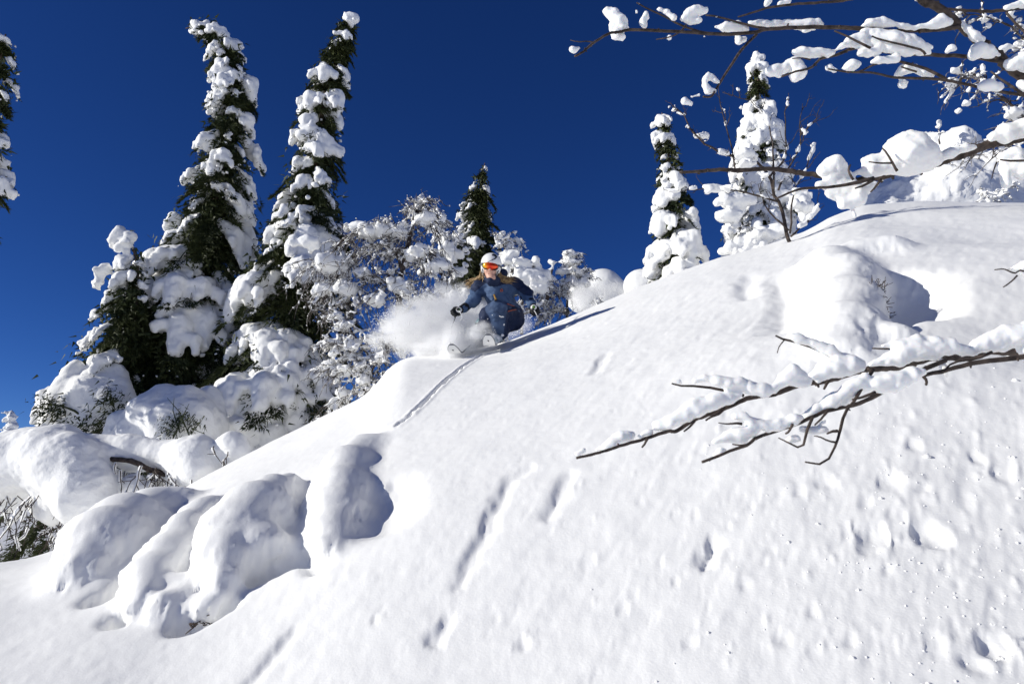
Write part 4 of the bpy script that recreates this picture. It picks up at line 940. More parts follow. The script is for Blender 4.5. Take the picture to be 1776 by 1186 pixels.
load([[(1053, 20, 9), (1064, 24, 13), (1074, 38, 14), (1079, 50, 10)], [(1062, 44, 8), (1066, 62, 10), (1078, 66, 8)], [(1088, 49, 4)], [(995, 87, 7), (1004, 84, 5)], [(1108, 8, 4)], [(1104, 22, 3)], [(1120, 24, 5), (1115, 36, 6), (1118, 46, 5)], [(1144, 16, 5), (1158, 23, 6), (1170, 31, 4)],
      [(1186, 32, 7), (1198, 26, 11), (1210, 20, 9), (1222, 18, 6)], [(1196, 36, 9), (1210, 36, 7)], [(1161, 66, 5)], [(1222, 63, 3)], [(1243, 30, 3)]], 2.9)
load([[(1240, 47, 4), (1258, 48, 8), (1278, 47, 8), (1294, 52, 5)], [(1276, 60, 4), (1282, 70, 8), (1290, 68, 6)], [(1300, 40, 4), (1322, 42, 5), (1345, 42, 6), (1365, 40, 7), (1382, 42, 8), (1402, 44, 10), (1420, 42, 8), (1428, 46, 4)], [(1398, 50, 7), (1412, 48, 8)],
      [(1495, 46, 5), (1508, 40, 8), (1530, 40, 9), (1560, 45, 7), (1590, 47, 5), (1615, 42, 7), (1634, 34, 10), (1648, 38, 7)], [(1625, 45, 6), (1648, 42, 5)]], 3.02, vox=0.009)
load([[(1500, 56, 8), (1520, 62, 13), (1548, 68, 16), (1575, 76, 15), (1598, 84, 12), (1615, 82, 7)], [(1510, 72, 10), (1540, 82, 9), (1580, 90, 7), (1612, 92, 5)], [(1490, 92, 7), (1505, 92, 9), (1522, 88, 8)], [(1446, 90, 5), (1460, 80, 8), (1475, 72, 10), (1492, 68, 11)], [(1475, 80, 6), (1500, 80, 6)],
      [(1378, 92, 6), (1392, 90, 9), (1415, 91, 9), (1434, 93, 7), (1446, 92, 5)], [(1330, 124, 6), (1345, 122, 8), (1360, 120, 9)], [(1365, 112, 8), (1378, 113, 12), (1385, 125, 14), (1378, 134, 9)], [(1352, 130, 5)], [(1438, 117, 4), (1448, 121, 5), (1450, 124, 4)],
      [(1462, 119, 5), (1476, 114, 8), (1490, 113, 6)], [(1512, 108, 6), (1524, 104, 7), (1540, 104, 5), (1555, 102, 6)]], 2.98, vox=0.009)
load([[(1556, 131, 6), (1568, 122, 10), (1585, 118, 9), (1598, 128, 8), (1615, 130, 6)], [(1562, 138, 4), (1567, 147, 8), (1572, 144, 5)], [(1690, 95, 8), (1698, 88, 12), (1712, 92, 10), (1722, 100, 6)], [(1668, 40, 5), (1678, 52, 8), (1688, 62, 9), (1700, 68, 7)], [(1712, 84, 5), (1732, 96, 5)], [(1756, 112, 12), (1772, 104, 16), (1784, 112, 14)],
      [(1700, 150, 6), (1715, 148, 8), (1735, 150, 7)], [(1745, 13, 4), (1776, 6, 8), (1810, 0, 8)], [(1328, 8, 5), (1334, 2, 7)], [(1350, 8, 5), (1366, 3, 6)], [(1590, -3, 4)], [(1768, 146, 8), (1776, 150, 8)]], 3.1, vox=0.0095)
load([[(1222, 140, 6), (1230, 132, 7), (1240, 138, 6), (1247, 142, 4)], [(1222, 150, 7), (1228, 158, 8), (1238, 158, 6)], [(1188, 174, 7), (1196, 178, 4)], [(1200, 168, 4), (1212, 165, 5)], [(1199, 182, 3)]], 2.85)
load([[(1566, 268, 38), (1590, 268, 36)], [(1578, 256, 34)], [(1540, 286, 18), (1605, 280, 22)], [(1436, 291, 14), (1448, 288, 16), (1460, 295, 12)], [(1425, 298, 12), (1450, 302, 12), (1475, 305, 9)], [(1490, 298, 8), (1510, 296, 12), (1535, 296, 12)], [(1498, 280, 6), (1515, 277, 8), (1535, 272, 9)], [(1625, 276, 9), (1650, 262, 10), (1672, 258, 8), (1690, 256, 5)],
      [(1720, 238, 10), (1745, 228, 15), (1776, 222, 18), (1820, 214, 22)], [(1735, 272, 10), (1760, 270, 14), (1800, 272, 16)], [(1740, 290, 10), (1770, 295, 20)], [(1742, 305, 7), (1744, 322, 7)],
      [(1438, 336, 9), (1455, 332, 14), (1480, 330, 15), (1500, 326, 10), (1515, 319, 6)], [(1442, 320, 9), (1480, 318, 9)], [(1465, 352, 11), (1490, 348, 11)], [(1480, 366, 4), (1484, 375, 5)], [(1420, 322, 7), (1440, 318, 9)], [(1400, 328, 3), (1380, 332, 5)]], 3.48, k=0.03, vox=0.011, amp=0.018, scale=9)
print('snow loads', round(time.time() - T0, 1))
# ------------------------------------------------------------------ the skier
YS = 7.9
def S(u, v, dy=0.0): return at(u, v, YS + dy)
def cmat(name, col, rough=0.7, spec=0.3, bump=None, vary=None):
    m, b = mat_base(name, col, rough, spec)
    if vary: add_vary(m, b, *vary)
    if bump: add_bump(m, b, bump)
    return m
M['skin'] = cmat('skin', (0.62, 0.36, 0.27), 0.5)
M['jacket'] = cmat('jacket_blue', (0.075, 0.135, 0.26), 0.75, bump=[(26, 3, 0.5, 0.015, (1, 1, 1))], vary=((0.035, 0.070, 0.15), (0.075, 0.125, 0.23), 9, 3))
M['navy'] = cmat('navy_cloth', (0.012, 0.022, 0.06), 0.75, bump=[(26, 3, 0.4, 0.012, (1, 1, 1))])
M['trouser'] = cmat('trouser_blue', (0.04, 0.075, 0.15), 0.75, bump=[(20, 3, 0.5, 0.02, (1, 1, 1))], vary=((0.018, 0.036, 0.085), (0.06, 0.10, 0.19), 7, 3))
M['glove'] = cmat('black_glove', (0.008, 0.009, 0.011), 0.6, bump=[(60, 3, 0.5, 0.008, (1, 1, 1))])
M['white_shell'] = cmat('white_shell', (0.78, 0.78, 0.77), 0.3, 0.5)
M['black_shell'] = cmat('black_shell', (0.01, 0.01, 0.012), 0.4, 0.5)
M['green'] = cmat('green_badge', (0.10, 0.20, 0.04), 0.5)
M['ochre'] = cmat('ochre_zip', (0.30, 0.17, 0.03), 0.6)
M['orange'] = cmat('orange_print', (0.42, 0.10, 0.05), 0.7)
M['boot'] = cmat('boot_shell', (0.55, 0.60, 0.64), 0.4, 0.5, vary=((0.12, 0.22, 0.25), (0.75, 0.77, 0.8), 12, 2, 0.40, 0.55))
M['pole'] = cmat('pole_grey', (0.10, 0.11, 0.13), 0.4, 0.5)
m, b = mat_base('hair', (0.42, 0.26, 0.10), 0.5, 0.4); M['hair'] = m; add_vary(m, b, (0.13, 0.075, 0.03), (0.48, 0.33, 0.16), 30, 4)
# mirrored goggle lens: yellow-green at the rim through orange to red
m, b = mat_base('goggle_lens', (0.9, 0.2, 0.02), 0.10, 0.7); M['lens'] = m
nt = m.node_tree; tc = nt.nodes.new('ShaderNodeTexCoord'); sx = nt.nodes.new('ShaderNodeSeparateXYZ'); no = nt.nodes.new('ShaderNodeTexNoise'); no.inputs['Scale'].default_value = 16
ad = nt.nodes.new('ShaderNodeMath'); ad.operation = 'ADD'; ml = nt.nodes.new('ShaderNodeMath'); ml.operation = 'MULTIPLY'; ml.inputs[1].default_value = 0.35
cr = nt.nodes.new('ShaderNodeValToRGB'); e = cr.color_ramp.elements
e[0].position = 0.12; e[0].color = (0.35, 0.55, 0.04, 1); e[1].position = 0.95; e[1].color = (0.85, 0.08, 0.01, 1)
for p_, c_ in ((0.30, (0.95, 0.55, 0.02, 1)), (0.48, (0.95, 0.18, 0.01, 1)), (0.7, (0.75, 0.03, 0.01, 1))):
    q_ = cr.color_ramp.elements.new(p_); q_.color = c_
nt.links.new(tc.outputs['Generated'], sx.inputs[0]); nt.links.new(tc.outputs['Object'], no.inputs['Vector']); nt.links.new(no.outputs['Fac'], ml.inputs[0])
nt.links.new(sx.outputs['X'], ad.inputs[0]); nt.links.new(ml.outputs[0], ad.inputs[1]); nt.links.new(ad.outputs[0], cr.inputs[0]); nt.links.new(cr.outputs[0], b.inputs['Base Color'])
b.inputs['Metallic'].default_value = 0.5

sk = thing('person', S(862, 600), 'skier in blue jacket, white helmet and orange goggles crouching in a powder turn', 'person')
J = dict(head=S(851, 463, -0.22), chin=S(852, 482, -0.27), neck=S(856, 489, -0.10), chest=S(864, 508, -0.02), belly=S(872, 528, 0.06), pelvis=S(882, 545, 0.20),
         shR=S(832, 495, -0.02), elR=S(822, 521, -0.12), wrR=S(803, 535, -0.22), haR=S(793, 540, -0.26),
         shL=S(892, 493, 0.02), elL=S(913, 509, -0.06), wrL=S(922, 527, -0.16), haL=S(927, 537, -0.20),
         hipR=S(870, 545, 0.12), knR=S(846, 548, -0.24), anR=S(834, 575, 0.06), toR=S(822, 580, -0.10),
         hipL=S(886, 546, 0.16), knL=S(862, 537, -0.30), anL=S(866, 582, -0.10), toL=S(857, 590, -0.28))
def body_field(parts, h=0.011, k=0.03, amp=0, scale=10):
    lo = np.min([np.minimum(p[0], p[1]) - max(p[2], p[3]) for p in parts], 0) - 0.04; hi = np.max([np.maximum(p[0], p[1]) + max(p[2], p[3]) for p in parts], 0) + 0.04
    F = Field(lo, hi, h, 0.1)
    for p in parts: F.cone(p[0], p[1], p[2], p[3], k)
    return F
def put(F, name, mat, amp=0.0, scale=10, parent=sk):
    V, Q = F.mesh(amp, scale, 3)
    me = make_mesh(name, V, Q.astype(np.int32), mat); return link(name, me, parent)
# body: one skin from head to feet
hd = J['head']; fwd = np.array([-0.02, -0.97, -0.22]); fwd /= np.linalg.norm(fwd); rt = np.cross(fwd, [0, 0, 1.0]); rt /= np.linalg.norm(rt); upv = np.cross(rt, fwd)
tilt = R(7); rt2 = rt * math.cos(tilt) + upv * math.sin(tilt); upv = np.cross(rt2, fwd); rt = rt2      # rt points to image left? corrected below
HS = 1.12
def HP(x, y, z): return hd + (rt * x + fwd * y + upv * z) * HS
parts = [(J['neck'], J['chin'], 0.055, 0.05), (J['neck'], J['chest'], 0.07, 0.12), (J['chest'], J['belly'], 0.12, 0.115), (J['belly'], J['pelvis'], 0.115, 0.13),
         (J['shR'], J['shL'], 0.06, 0.06), (J['shR'], J['elR'], 0.048, 0.04), (J['elR'], J['wrR'], 0.038, 0.027), (J['shL'], J['elL'], 0.048, 0.04), (J['elL'], J['wrL'], 0.038, 0.027),
         (J['wrR'], J['haR'], 0.027, 0.03), (J['wrL'], J['haL'], 0.027, 0.03),
         (J['hipR'], J['knR'], 0.085, 0.06), (J['knR'], J['anR'], 0.055, 0.04), (J['hipL'], J['knL'], 0.085, 0.06), (J['knL'], J['anL'], 0.055, 0.04), (J['anR'], J['toR'], 0.04, 0.035), (J['anL'], J['toL'], 0.04, 0.035)]
F = body_field(parts, 0.011)
put_dummy = None
F2 = Field(np.minimum(F.lo, hd - 0.18), np.maximum(F.lo + F.n * F.h, hd + 0.18), 0.0095, 0.1)
for p in parts: F2.cone(p[0], p[1], p[2], p[3], 0.03)
Rm = np.stack([rt, fwd, upv], 1)
F2.ell(HP(0, 0, 0.0), (0.0840, 0.1064, 0.1176), 0.02, Rm); F2.ell(HP(0, 0.045, -0.075), (0.0504, 0.0504, 0.0560), 0.03, Rm)       # skull, jaw
F2.cone(HP(0, 0.092, -0.012), HP(0, 0.112, -0.045), 0.010, 0.014, 0.012)                                                      # nose
F2.ell(HP(0.03, 0.07, -0.05), (0.0280, 0.0224, 0.0246), 0.015, Rm); F2.ell(HP(-0.03, 0.07, -0.05), (0.0280, 0.0224, 0.0246), 0.015, Rm)  # cheeks
F2.cone(HP(-0.018, 0.09, -0.077), HP(0.018, 0.09, -0.077), 0.006, 0.006, 0.004); F2.cone(HP(-0.013, 0.088, -0.087), HP(0.013, 0.088, -0.087), 0.006, 0.006, 0.004)
F2.ell(HP(0, 0.078, -0.108), (0.0224, 0.0224, 0.0190), 0.02, Rm)
put(F2, 'body', M['skin'])
F = body_field([(HP(-0.016, 0.0965, -0.082), HP(0.016, 0.0965, -0.082), 0.003, 0.003)], 0.003, 0.002); put(F, 'mouth', cmat('lip', (0.35, 0.10, 0.09), 0.4))
# jacket
parts = [(J['neck'], S(862, 500, -0.04), 0.078, 0.12), (S(848, 500, -0.02), S(880, 500, 0.0), 0.105, 0.105), (J['chest'], J['belly'], 0.145, 0.14), (J['belly'], S(880, 541, 0.12), 0.14, 0.165), (S(858, 510, -0.06), S(866, 530, -0.03), 0.12, 0.12),
         (J['shR'], J['elR'], 0.085, 0.068), (J['elR'], J['wrR'], 0.066, 0.048), (J['shL'], J['elL'], 0.085, 0.070), (J['elL'], J['wrL'], 0.068, 0.05), (J['shR'], S(852, 500, 0), 0.085, 0.10), (J['shL'], S(872, 500, 0), 0.085, 0.10)]
F = body_field(parts, 0.0095, 0.05)
Vj, Qj = F.mesh(0.0, 1)
Nj = vnormals(Vj, Qj)
Vj = Vj + Nj * (0.012 * fbm(Vj * np.array([1, 1, 1.8]), 11, 3) + 0.012 * np.maximum(0, noise3(Vj @ np.array([[10, 4, 0], [3, 9, 2], [14, 0, 12.0]])))**1)[:, None]
me = make_mesh('jacket', Vj, Qj.astype(np.int32), M['jacket']); me.materials.append(M['navy'])
pj = proj(Vj); cq = pj[Qj].mean(1)
xs = [780, 812, 824, 833, 842, 850, 862, 875, 888, 898, 908, 918, 930]; ys = [500, 500, 506, 499, 491, 494, 497, 493, 495, 503, 511, 513, 513]
navy = (cq[:, 1] < np.interp(cq[:, 0], xs, ys)) | ((cq[:, 0] > 893) & (cq[:, 1] > 514) & (cq[:, 0] < 905) & (cq[:, 1] < 520))
me.polygons.foreach_set('material_index', navy.astype(np.int32)); me.update()
link('jacket', me, sk)
F = body_field([(S(843, 482, -0.18), S(850, 487, -0.28), 0.032, 0.040), (S(850, 487, -0.28), S(860, 483, -0.20), 0.040, 0.034), (S(845, 484, -0.17), S(851, 489, -0.22), 0.040, 0.045), (S(851, 489, -0.22), S(861, 486, -0.18), 0.045, 0.045), (S(850, 487, -0.16), S(858, 491, -0.17), 0.045, 0.045), (S(858, 491, -0.17), S(868, 486, -0.1), 0.045, 0.04), (S(846, 484, -0.1), S(850, 487, -0.16), 0.035, 0.045), (S(868, 484, -0.02), S(872, 474, 0.0), 0.05, 0.06)], 0.009, 0.02); put(F, 'hood', M['navy'], 0.006, 14)
# trousers
parts = [(J['pelvis'], S(888, 553, 0.15), 0.16, 0.15), (J['hipR'], J['knR'], 0.125, 0.095), (J['knR'], S(838, 568, 0.0), 0.09, 0.075), (J['hipL'], J['knL'], 0.135, 0.10), (J['knL'], S(864, 560, -0.22), 0.10, 0.085), (S(864, 560, -0.22), S(867, 577, -0.12), 0.085, 0.09), (S(880, 560, 0.05), S(872, 570, -0.05), 0.10, 0.08), (S(866, 545, -0.1), S(880, 550, 0.05), 0.11, 0.14)]
F = body_field(parts, 0.0095, 0.05)
Vt, Qt = F.mesh(0, 1); Nt = vnormals(Vt, Qt)
Vt = Vt + Nt * (0.014 * fbm(Vt * np.array([1, 1, 1.6]), 11, 3))[:, None]
me = make_mesh('trousers', Vt, Qt.astype(np.int32), M['trouser']); me.materials.append(M['navy'])
ct = proj(Vt)[Qt].mean(1)
nv = (ct[:, 0] > np.interp(ct[:, 1], [530, 545, 560, 590], [890, 878, 876, 872])) | (ct[:, 0] < np.interp(ct[:, 1], [540, 552, 570], [842, 850, 853])) 
me.polygons.foreach_set('material_index', nv.astype(np.int32)); me.update()
link('trousers', me, sk)
def decal(px, dy, th, mat, name, r=None):
    """small prints and zips: a thin shaped strip that follows the cloth"""
    pts = [S(u, v, dy) for u, v in px]
    out = []
    src = np.concatenate([Vj, Vt])
    for p in pts:
        pr = proj(src); d2 = ((pr - proj(p)) ** 2).sum(1); c = np.where(d2 < 6)[0]
        if len(c): p = p * (np.min(src[c][:, 1]) - 0.004) / p[1]
        out.append(p)
    s = Soup(); s.tube(catmull(out, 10) if len(out) > 2 else out, th, 6); link(name, s.mesh(name, mat), sk)
decal([(857, 511), (858, 514), (860, 519)], 0, 0.012, M['ochre'], 'zip'); decal([(857, 521), (862, 521)], 0, 0.008, M['black_shell'], 'zip_tab')
decal([(868, 505), (870, 501), (872, 505), (868, 505)], 0, 0.0045, M['orange'], 'chest_badge')
decal([(880, 527), (886, 529), (892, 531)], 0, 0.004, M['orange'], 'hem_stripe'); decal([(881, 540), (888, 538), (895, 537)], 0, 0.006, M['orange'], 'hip_stripe')
decal([(866, 548), (871, 550)], 0, 0.005, M['white_shell'], 'thigh_print')
# snow stuck to shins and knees
rs_ = np.random.RandomState(2); F = Field(S(830, 600, -0.45), S(885, 530, 0.1), 0.008, 0.05)
for _ in range(60):
    t_ = rs_.rand(); kn, an = (J['knL'], J['anL']) if rs_.rand() < 0.5 else (J['knR'], J['anR'])
    p = kn * (1 - t_) + an * t_ + np.array([rs_.uniform(-0.07, 0.07), -0.085 - 0.02 * rs_.rand(), rs_.uniform(-0.03, 0.03)]); F.ell(p, 0.008 + 0.014 * rs_.rand() * t_, 0.01)
V, Q = F.mesh(0.004, 40); link('clinging_snow', make_mesh('clinging_snow', V, Q.astype(np.int32), M['snow']), sk, kind='stuff')
# helmet, with a black swoosh
F = Field(hd - 0.2, hd + 0.22, 0.006, 0.1)
F.ell(HP(0, -0.015, 0.045), (0.1210, 0.1434, 0.1176), 0.01, Rm); F.ell(HP(0, -0.05, -0.01), (0.1176, 0.1064, 0.1232), 0.03, Rm)
F.ell(HP(0, 0.12, -0.075), (0.0952, 0.1344, 0.1176), 0.012, Rm, cut=True)
F.ell(HP(0, 0.03, -0.11), (0.0896, 0.1120, 0.1008), 0.01, Rm, cut=True)
Vh, Qh = F.mesh()
me = make_mesh('helmet', Vh, Qh.astype(np.int32), M['white_shell']); me.materials.append(M['black_shell'])
ch = proj(Vh)[Qh].mean(1); sw = np.array([(846, 455), (853, 451), (858, 449), (861, 446), (859, 443), (855, 442)]); dmin = np.full(len(ch), 99.0)
Nh = vnormals(Vh, Qh); frontf = (Nh[Qh].mean(1) @ fwd) > -0.1
for i in range(len(sw) - 1):
    a_, b_ = sw[i].astype(float), sw[i + 1].astype(float); t_ = np.clip(((ch - a_) @ (b_ - a_)) / ((b_ - a_) @ (b_ - a_)), 0, 1); dmin = np.minimum(dmin, np.linalg.norm(ch - a_ - t_[:, None] * (b_ - a_), axis=1) / (0.5 + 0.32 * i))
dmin = np.minimum(dmin, np.linalg.norm(ch - [843, 458], axis=1) / 0.9)
me.polygons.foreach_set('material_index', ((dmin < 1) & frontf).astype(np.int32)); me.update()
link('helmet', me, sk)
F = Field(hd - 0.2, hd + 0.2, 0.006, 0.1)
F.ell(HP(0, 0.070, 0.000), (0.0980, 0.0580, 0.0560), 0.01, Rm); F.ell(HP(0, 0.105, -0.045), (0.0224, 0.0392, 0.0246), 0.012, Rm, cut=True)
gg = put(F, 'goggle_frame', M['black_shell'])
F = Field(hd - 0.2, hd + 0.2, 0.0055, 0.1)
F.ell(HP(0, 0.078, 0.001), (0.0930, 0.0580, 0.0490), 0.01, Rm); F.ell(HP(0, 0.125, -0.042), (0.0224, 0.0392, 0.0224), 0.012, Rm, cut=True)
put(F, 'goggle_lens', M['lens'])
s = Soup(); th = np.linspace(-2.6, 2.6, 24); s.tube([HP(math.sin(a) * 0.113, math.cos(a) * 0.112 - 0.01, 0.012 + 0.01 * math.cos(a)) for a in th if abs(a) > 0.75 and a < 0], 0.012, 5)
s.tube([HP(math.sin(a) * 0.113, math.cos(a) * 0.112 - 0.01, 0.012 + 0.01 * math.cos(a)) for a in th if a > 0.75], 0.012, 5); link('goggle_strap', s.mesh('goggle_strap', M['pole']), sk)
s = Soup()
for sg in (-1, 1): s.tube([HP(sg * 0.085, 0.01, -0.03), HP(sg * 0.07, 0.05, -0.09), HP(0, 0.07, -0.135)], 0.006, 5)
link('chin_strap', s.mesh('chin_strap', M['pole']), sk)
# hair blown back to both sides
rs_ = np.random.RandomState(9); s = Soup()
for (a_, b_, n_) in (([(838, 478, -0.16), (828, 484, -0.1), (818, 489, -0.06), (809, 497, -0.02)], None, 60), ([(864, 474, -0.16), (868, 483, -0.15), (880, 487, -0.12), (896, 487, -0.04)], None, 60), ([(838, 470, -0.15), (838, 480, -0.18), (842, 486, -0.2)], None, 14)):
    c = catmull([S(*p) for p in a_], 8)
    for _ in range(n_):
        o = rs_.normal(0, 0.011, 3); o2 = rs_.normal(0, 0.020, 3); L_ = rs_.uniform(0.7, 1.05)
        q = np.array([np.interp(np.linspace(0, 7 * min(L_, 1), 8), np.arange(8), c[:, k]) for k in range(3)]).T
        q = q + o + (o2 * np.linspace(0, 1, 8)[:, None] ** 1.2) + 0.006 * np.sin(np.linspace(0, 6, 8) + rs_.uniform(0, 6))[:, None]
        s.tube(q, np.array([0.004, 0.006, 0.006, 0.006, 0.005, 0.004, 0.003, 0.001]), 4)
link('hair', s.mesh('hair', M['hair']), sk)
# gloves: palm, cuff, four fingers and a thumb closed round the grip
def glove(wr, ha, grip_dir, side, name):
    wr = np.asarray(wr); ha = np.asarray(ha); ax = (ha - wr) / np.linalg.norm(ha - wr); g = np.asarray(grip_dir, float); g = g / np.linalg.norm(g)
    out = np.cross(ax, g); out /= np.linalg.norm(out); g = np.cross(out, ax) * 1.0
    if out[1] > 0: out = -out
    out = np.array([0, -1.0, -0.1]); out = out - ax * (out @ ax); out /= np.linalg.norm(out); g = np.cross(out, ax)
    F = Field(ha - 0.16, ha + 0.16, 0.005, 0.05)
    F.cone(wr - ax * 0.035, wr + ax * 0.01, 0.054, 0.045, 0.015)
    F.cone(wr, ha - ax * 0.01, 0.036, 0.040, 0.02); F.cone(ha - g * 0.028, ha + g * 0.028, 0.033, 0.032, 0.02)
    for i in range(4):
        o = g * (-0.036 + 0.024 * i); l = [0.9, 1.05, 1.0, 0.85][i]
        a0 = ha + o + ax * 0.012 + out * 0.008; a1 = a0 + (ax * 0.045 + out * 0.006) * l; a2 = a1 + (ax * 0.006 - out * 0.034) * l; a3 = a2 + (-ax * 0.028 - out * 0.010) * l
        F.chain([a0, a1, a2, a3], [0.0135, 0.0130, 0.0120, 0.0105], 0.004)
    b0 = ha - g * 0.03 - ax * 0.015; F.chain([b0, b0 - g * 0.022 + ax * 0.02 - out * 0.012, b0 - g * 0.012 + ax * 0.042 - out * 0.03], [0.017, 0.015, 0.012], 0.006)
    put(F, 'glove', M['glove'])
    F = Field(ha - 0.12, ha + 0.12, 0.005, 0.05)
    c0 = ha + out * 0.036 - ax * 0.006
    F.ell(c0, np.array([0.038, 0.014, 0.034]), 0.004)
    put(F, 'glove_back', M['white_shell'])
    s = Soup(); s.tube([c0 + out * 0.006, c0 + out * 0.020], [0.021, 0.016], 14); link('glove_badge', s.mesh('glove_badge', M['green']), sk)
    return g
poleR_dir = S(785, 566, -0.35) - J['haR']; poleL_dir = S(990, 543, 0.45) - J['haL']
glove(J['wrR'], J['haR'], [0.2, -0.2, -1], 1, 'glove'); glove(J['wrL'], J['haL'], [0.5, 0.6, -0.5], -1, 'glove')
def ski_pole(a, b, top, label):
    t = thing('ski_pole', b, label, 'ski pole', 'ski poles')
    a = np.asarray(a); b = np.asarray(b); d = (b - a) / np.linalg.norm(b - a)
    s = Soup(); s.tube([a + d * 0.05, b], [0.008, 0.006], 8); link('shaft', s.mesh('shaft', M['pole']), t)
    s = Soup(); s.tube([a - d * top, a - d * top * 0.85, a - d * top * 0.3, a + d * 0.02, a + d * 0.09], [0.014, 0.019, 0.013, 0.015, 0.011], 10); link('grip', s.mesh('grip', M['black_shell']), t)
    s = Soup(); q = b - d * 0.06; s.tube([q, q + d * 0.008], [0.045, 0.045], 16); link('basket', s.mesh('basket', M['black_shell']), t)
    s = Soup(); p0 = a - d * top * 0.7; s.tube(catmull([p0, p0 + [0.03, -0.02, -0.04], p0 + [0.05, 0, -0.10], p0 + [0.03, 0, -0.13]], 8), 0.005, 5); link('strap', s.mesh('strap', M['white_shell']), t)
pd = (S(784, 566, 0.05) - J['haR']); pd /= np.linalg.norm(pd)
ski_pole(J['haR'], J['haR'] + pd * 0.62, 0.06, 'ski pole pointing down into the powder from the hand on the left')
pd = (S(992, 541, 0.75) - J['haL']); pd /= np.linalg.norm(pd)
ski_pole(J['haL'], J['haL'] + pd * 0.98, 0.06, 'ski pole trailing level behind the hand on the right')
# boots
for (an, to, nm) in ((J['anR'], J['toR'], 'R'), (J['anL'], J['toL'], 'L')):
    F = body_field([(an + [0, 0.02, 0.10], an, 0.068, 0.062), (an - [0, 0, 0.02], to, 0.058, 0.048), (an + [0, 0.05, -0.02], an, 0.05, 0.055)], 0.008, 0.02)
    bo = put(F, 'boot', M['boot'], 0.005, 12)
    s = Soup()
    for z in (0.02, 0.055, 0.09): s.tube([an + np.array([math.sin(a) * 0.070, 0.01 - math.cos(a) * 0.072, z]) for a in np.linspace(-1.2, 1.2, 8)], 0.007, 5)
    link('buckle', s.mesh('buckle', M['black_shell']), bo)
# skis
def ski(tip, tail, label, w=0.14, Lf=0.32, rise=0.10):
    """one ski: base sheet with an upturned shovel, rim, print"""
    t = thing('ski', tail, label, 'ski', 'pair of skis'); tip = np.asarray(tip); tail = np.asarray(tail)
    d = tip - tail; L = np.linalg.norm(d); d /= L; sdv = np.cross(d, [0, 0, 1.0]); sdv /= np.linalg.norm(sdv); upn = np.cross(sdv, d)
    n = 40; x = np.sin(np.linspace(0, 1, n) * math.pi / 2); m_ = 9
    def build(scale, off, x0=0.0, x1=1.0, th=0.010):
        xx = x0 + (x1 - x0) * x; V = []
        prof = np.interp(xx, [0, 0.02, 0.08, 0.5, 0.86, 0.93, 1.0], [0.45, 0.8, 0.9, 0.74, 1.0, 1.0, 1.0]) * np.sqrt(np.maximum(1 - (np.maximum(xx - 0.93, 0) / 0.071) ** 2, 0.002)) * w / 2 * scale
        zz = rise * 1.5 * np.maximum(0, (xx - 0.85) / 0.15) ** 2
        for s_ in (0, 1):
            for i in range(n):
                for j in range(m_):
                    V.append(tail + d * (L * xx[i] - 0.35 * zz[i]) + sdv * prof[i] * (j / (m_ - 1) * 2 - 1) + upn * (zz[i] + off + s_ * th))
        q = []
        A = n * m_
        for i in range(n - 1):
            for j in range(m_ - 1):
                a = i * m_ + j; q.append((a, a + m_, a + m_ + 1, a + 1)); q.append((A + a, A + a + 1, A + a + m_ + 1, A + a + m_))
        for i in range(n - 1):
            for j in (0, m_ - 1):
                a = i * m_ + j; q.append((a, A + a, A + a + m_, a + m_))
        for i in (0, n - 1):
            for j in range(m_ - 1):
                a = i * m_ + j; q.append((a, a + 1, A + a + 1, A + a))
        s = Soup(); s.add(V, q); return s
    link('core', build(1.0, 0.0).mesh('core', M['pole'], False), t)
    link('base', build(0.94, -0.004, 0.0, 0.995, 0.003).mesh('base', M['white_shell'], False), t)
    s = Soup(); zt = rise * 1.5 * (0.10 / 0.15) ** 2
    p_ = tail + d * (L * 0.95 - 0.35 * zt) + upn * (zt - 0.007); s.tube([p_ - d * 0.015 - sdv * 0.006, p_ + d * 0.02 + sdv * 0.006 + upn * 0.012], 0.006, 5); link('base_mark', s.mesh('base_mark', M['black_shell']), t)
    link('topsheet', build(0.92, 0.0115, 0.0, 0.99, 0.002).mesh('topsheet', M['white_shell'], False), t)
gF = G(862, 606)
ski(S(846, 602, -0.62), S(868, 586, 1.05), 'ski under the boot nearest the crest, white tip bent up', rise=0.09)
ski(S(783, 620, -0.55), S(842, 572, 1.0), 'ski half hidden in the powder cloud with only its white tip showing', rise=0.09)
print('skier', round(time.time() - T0, 1))

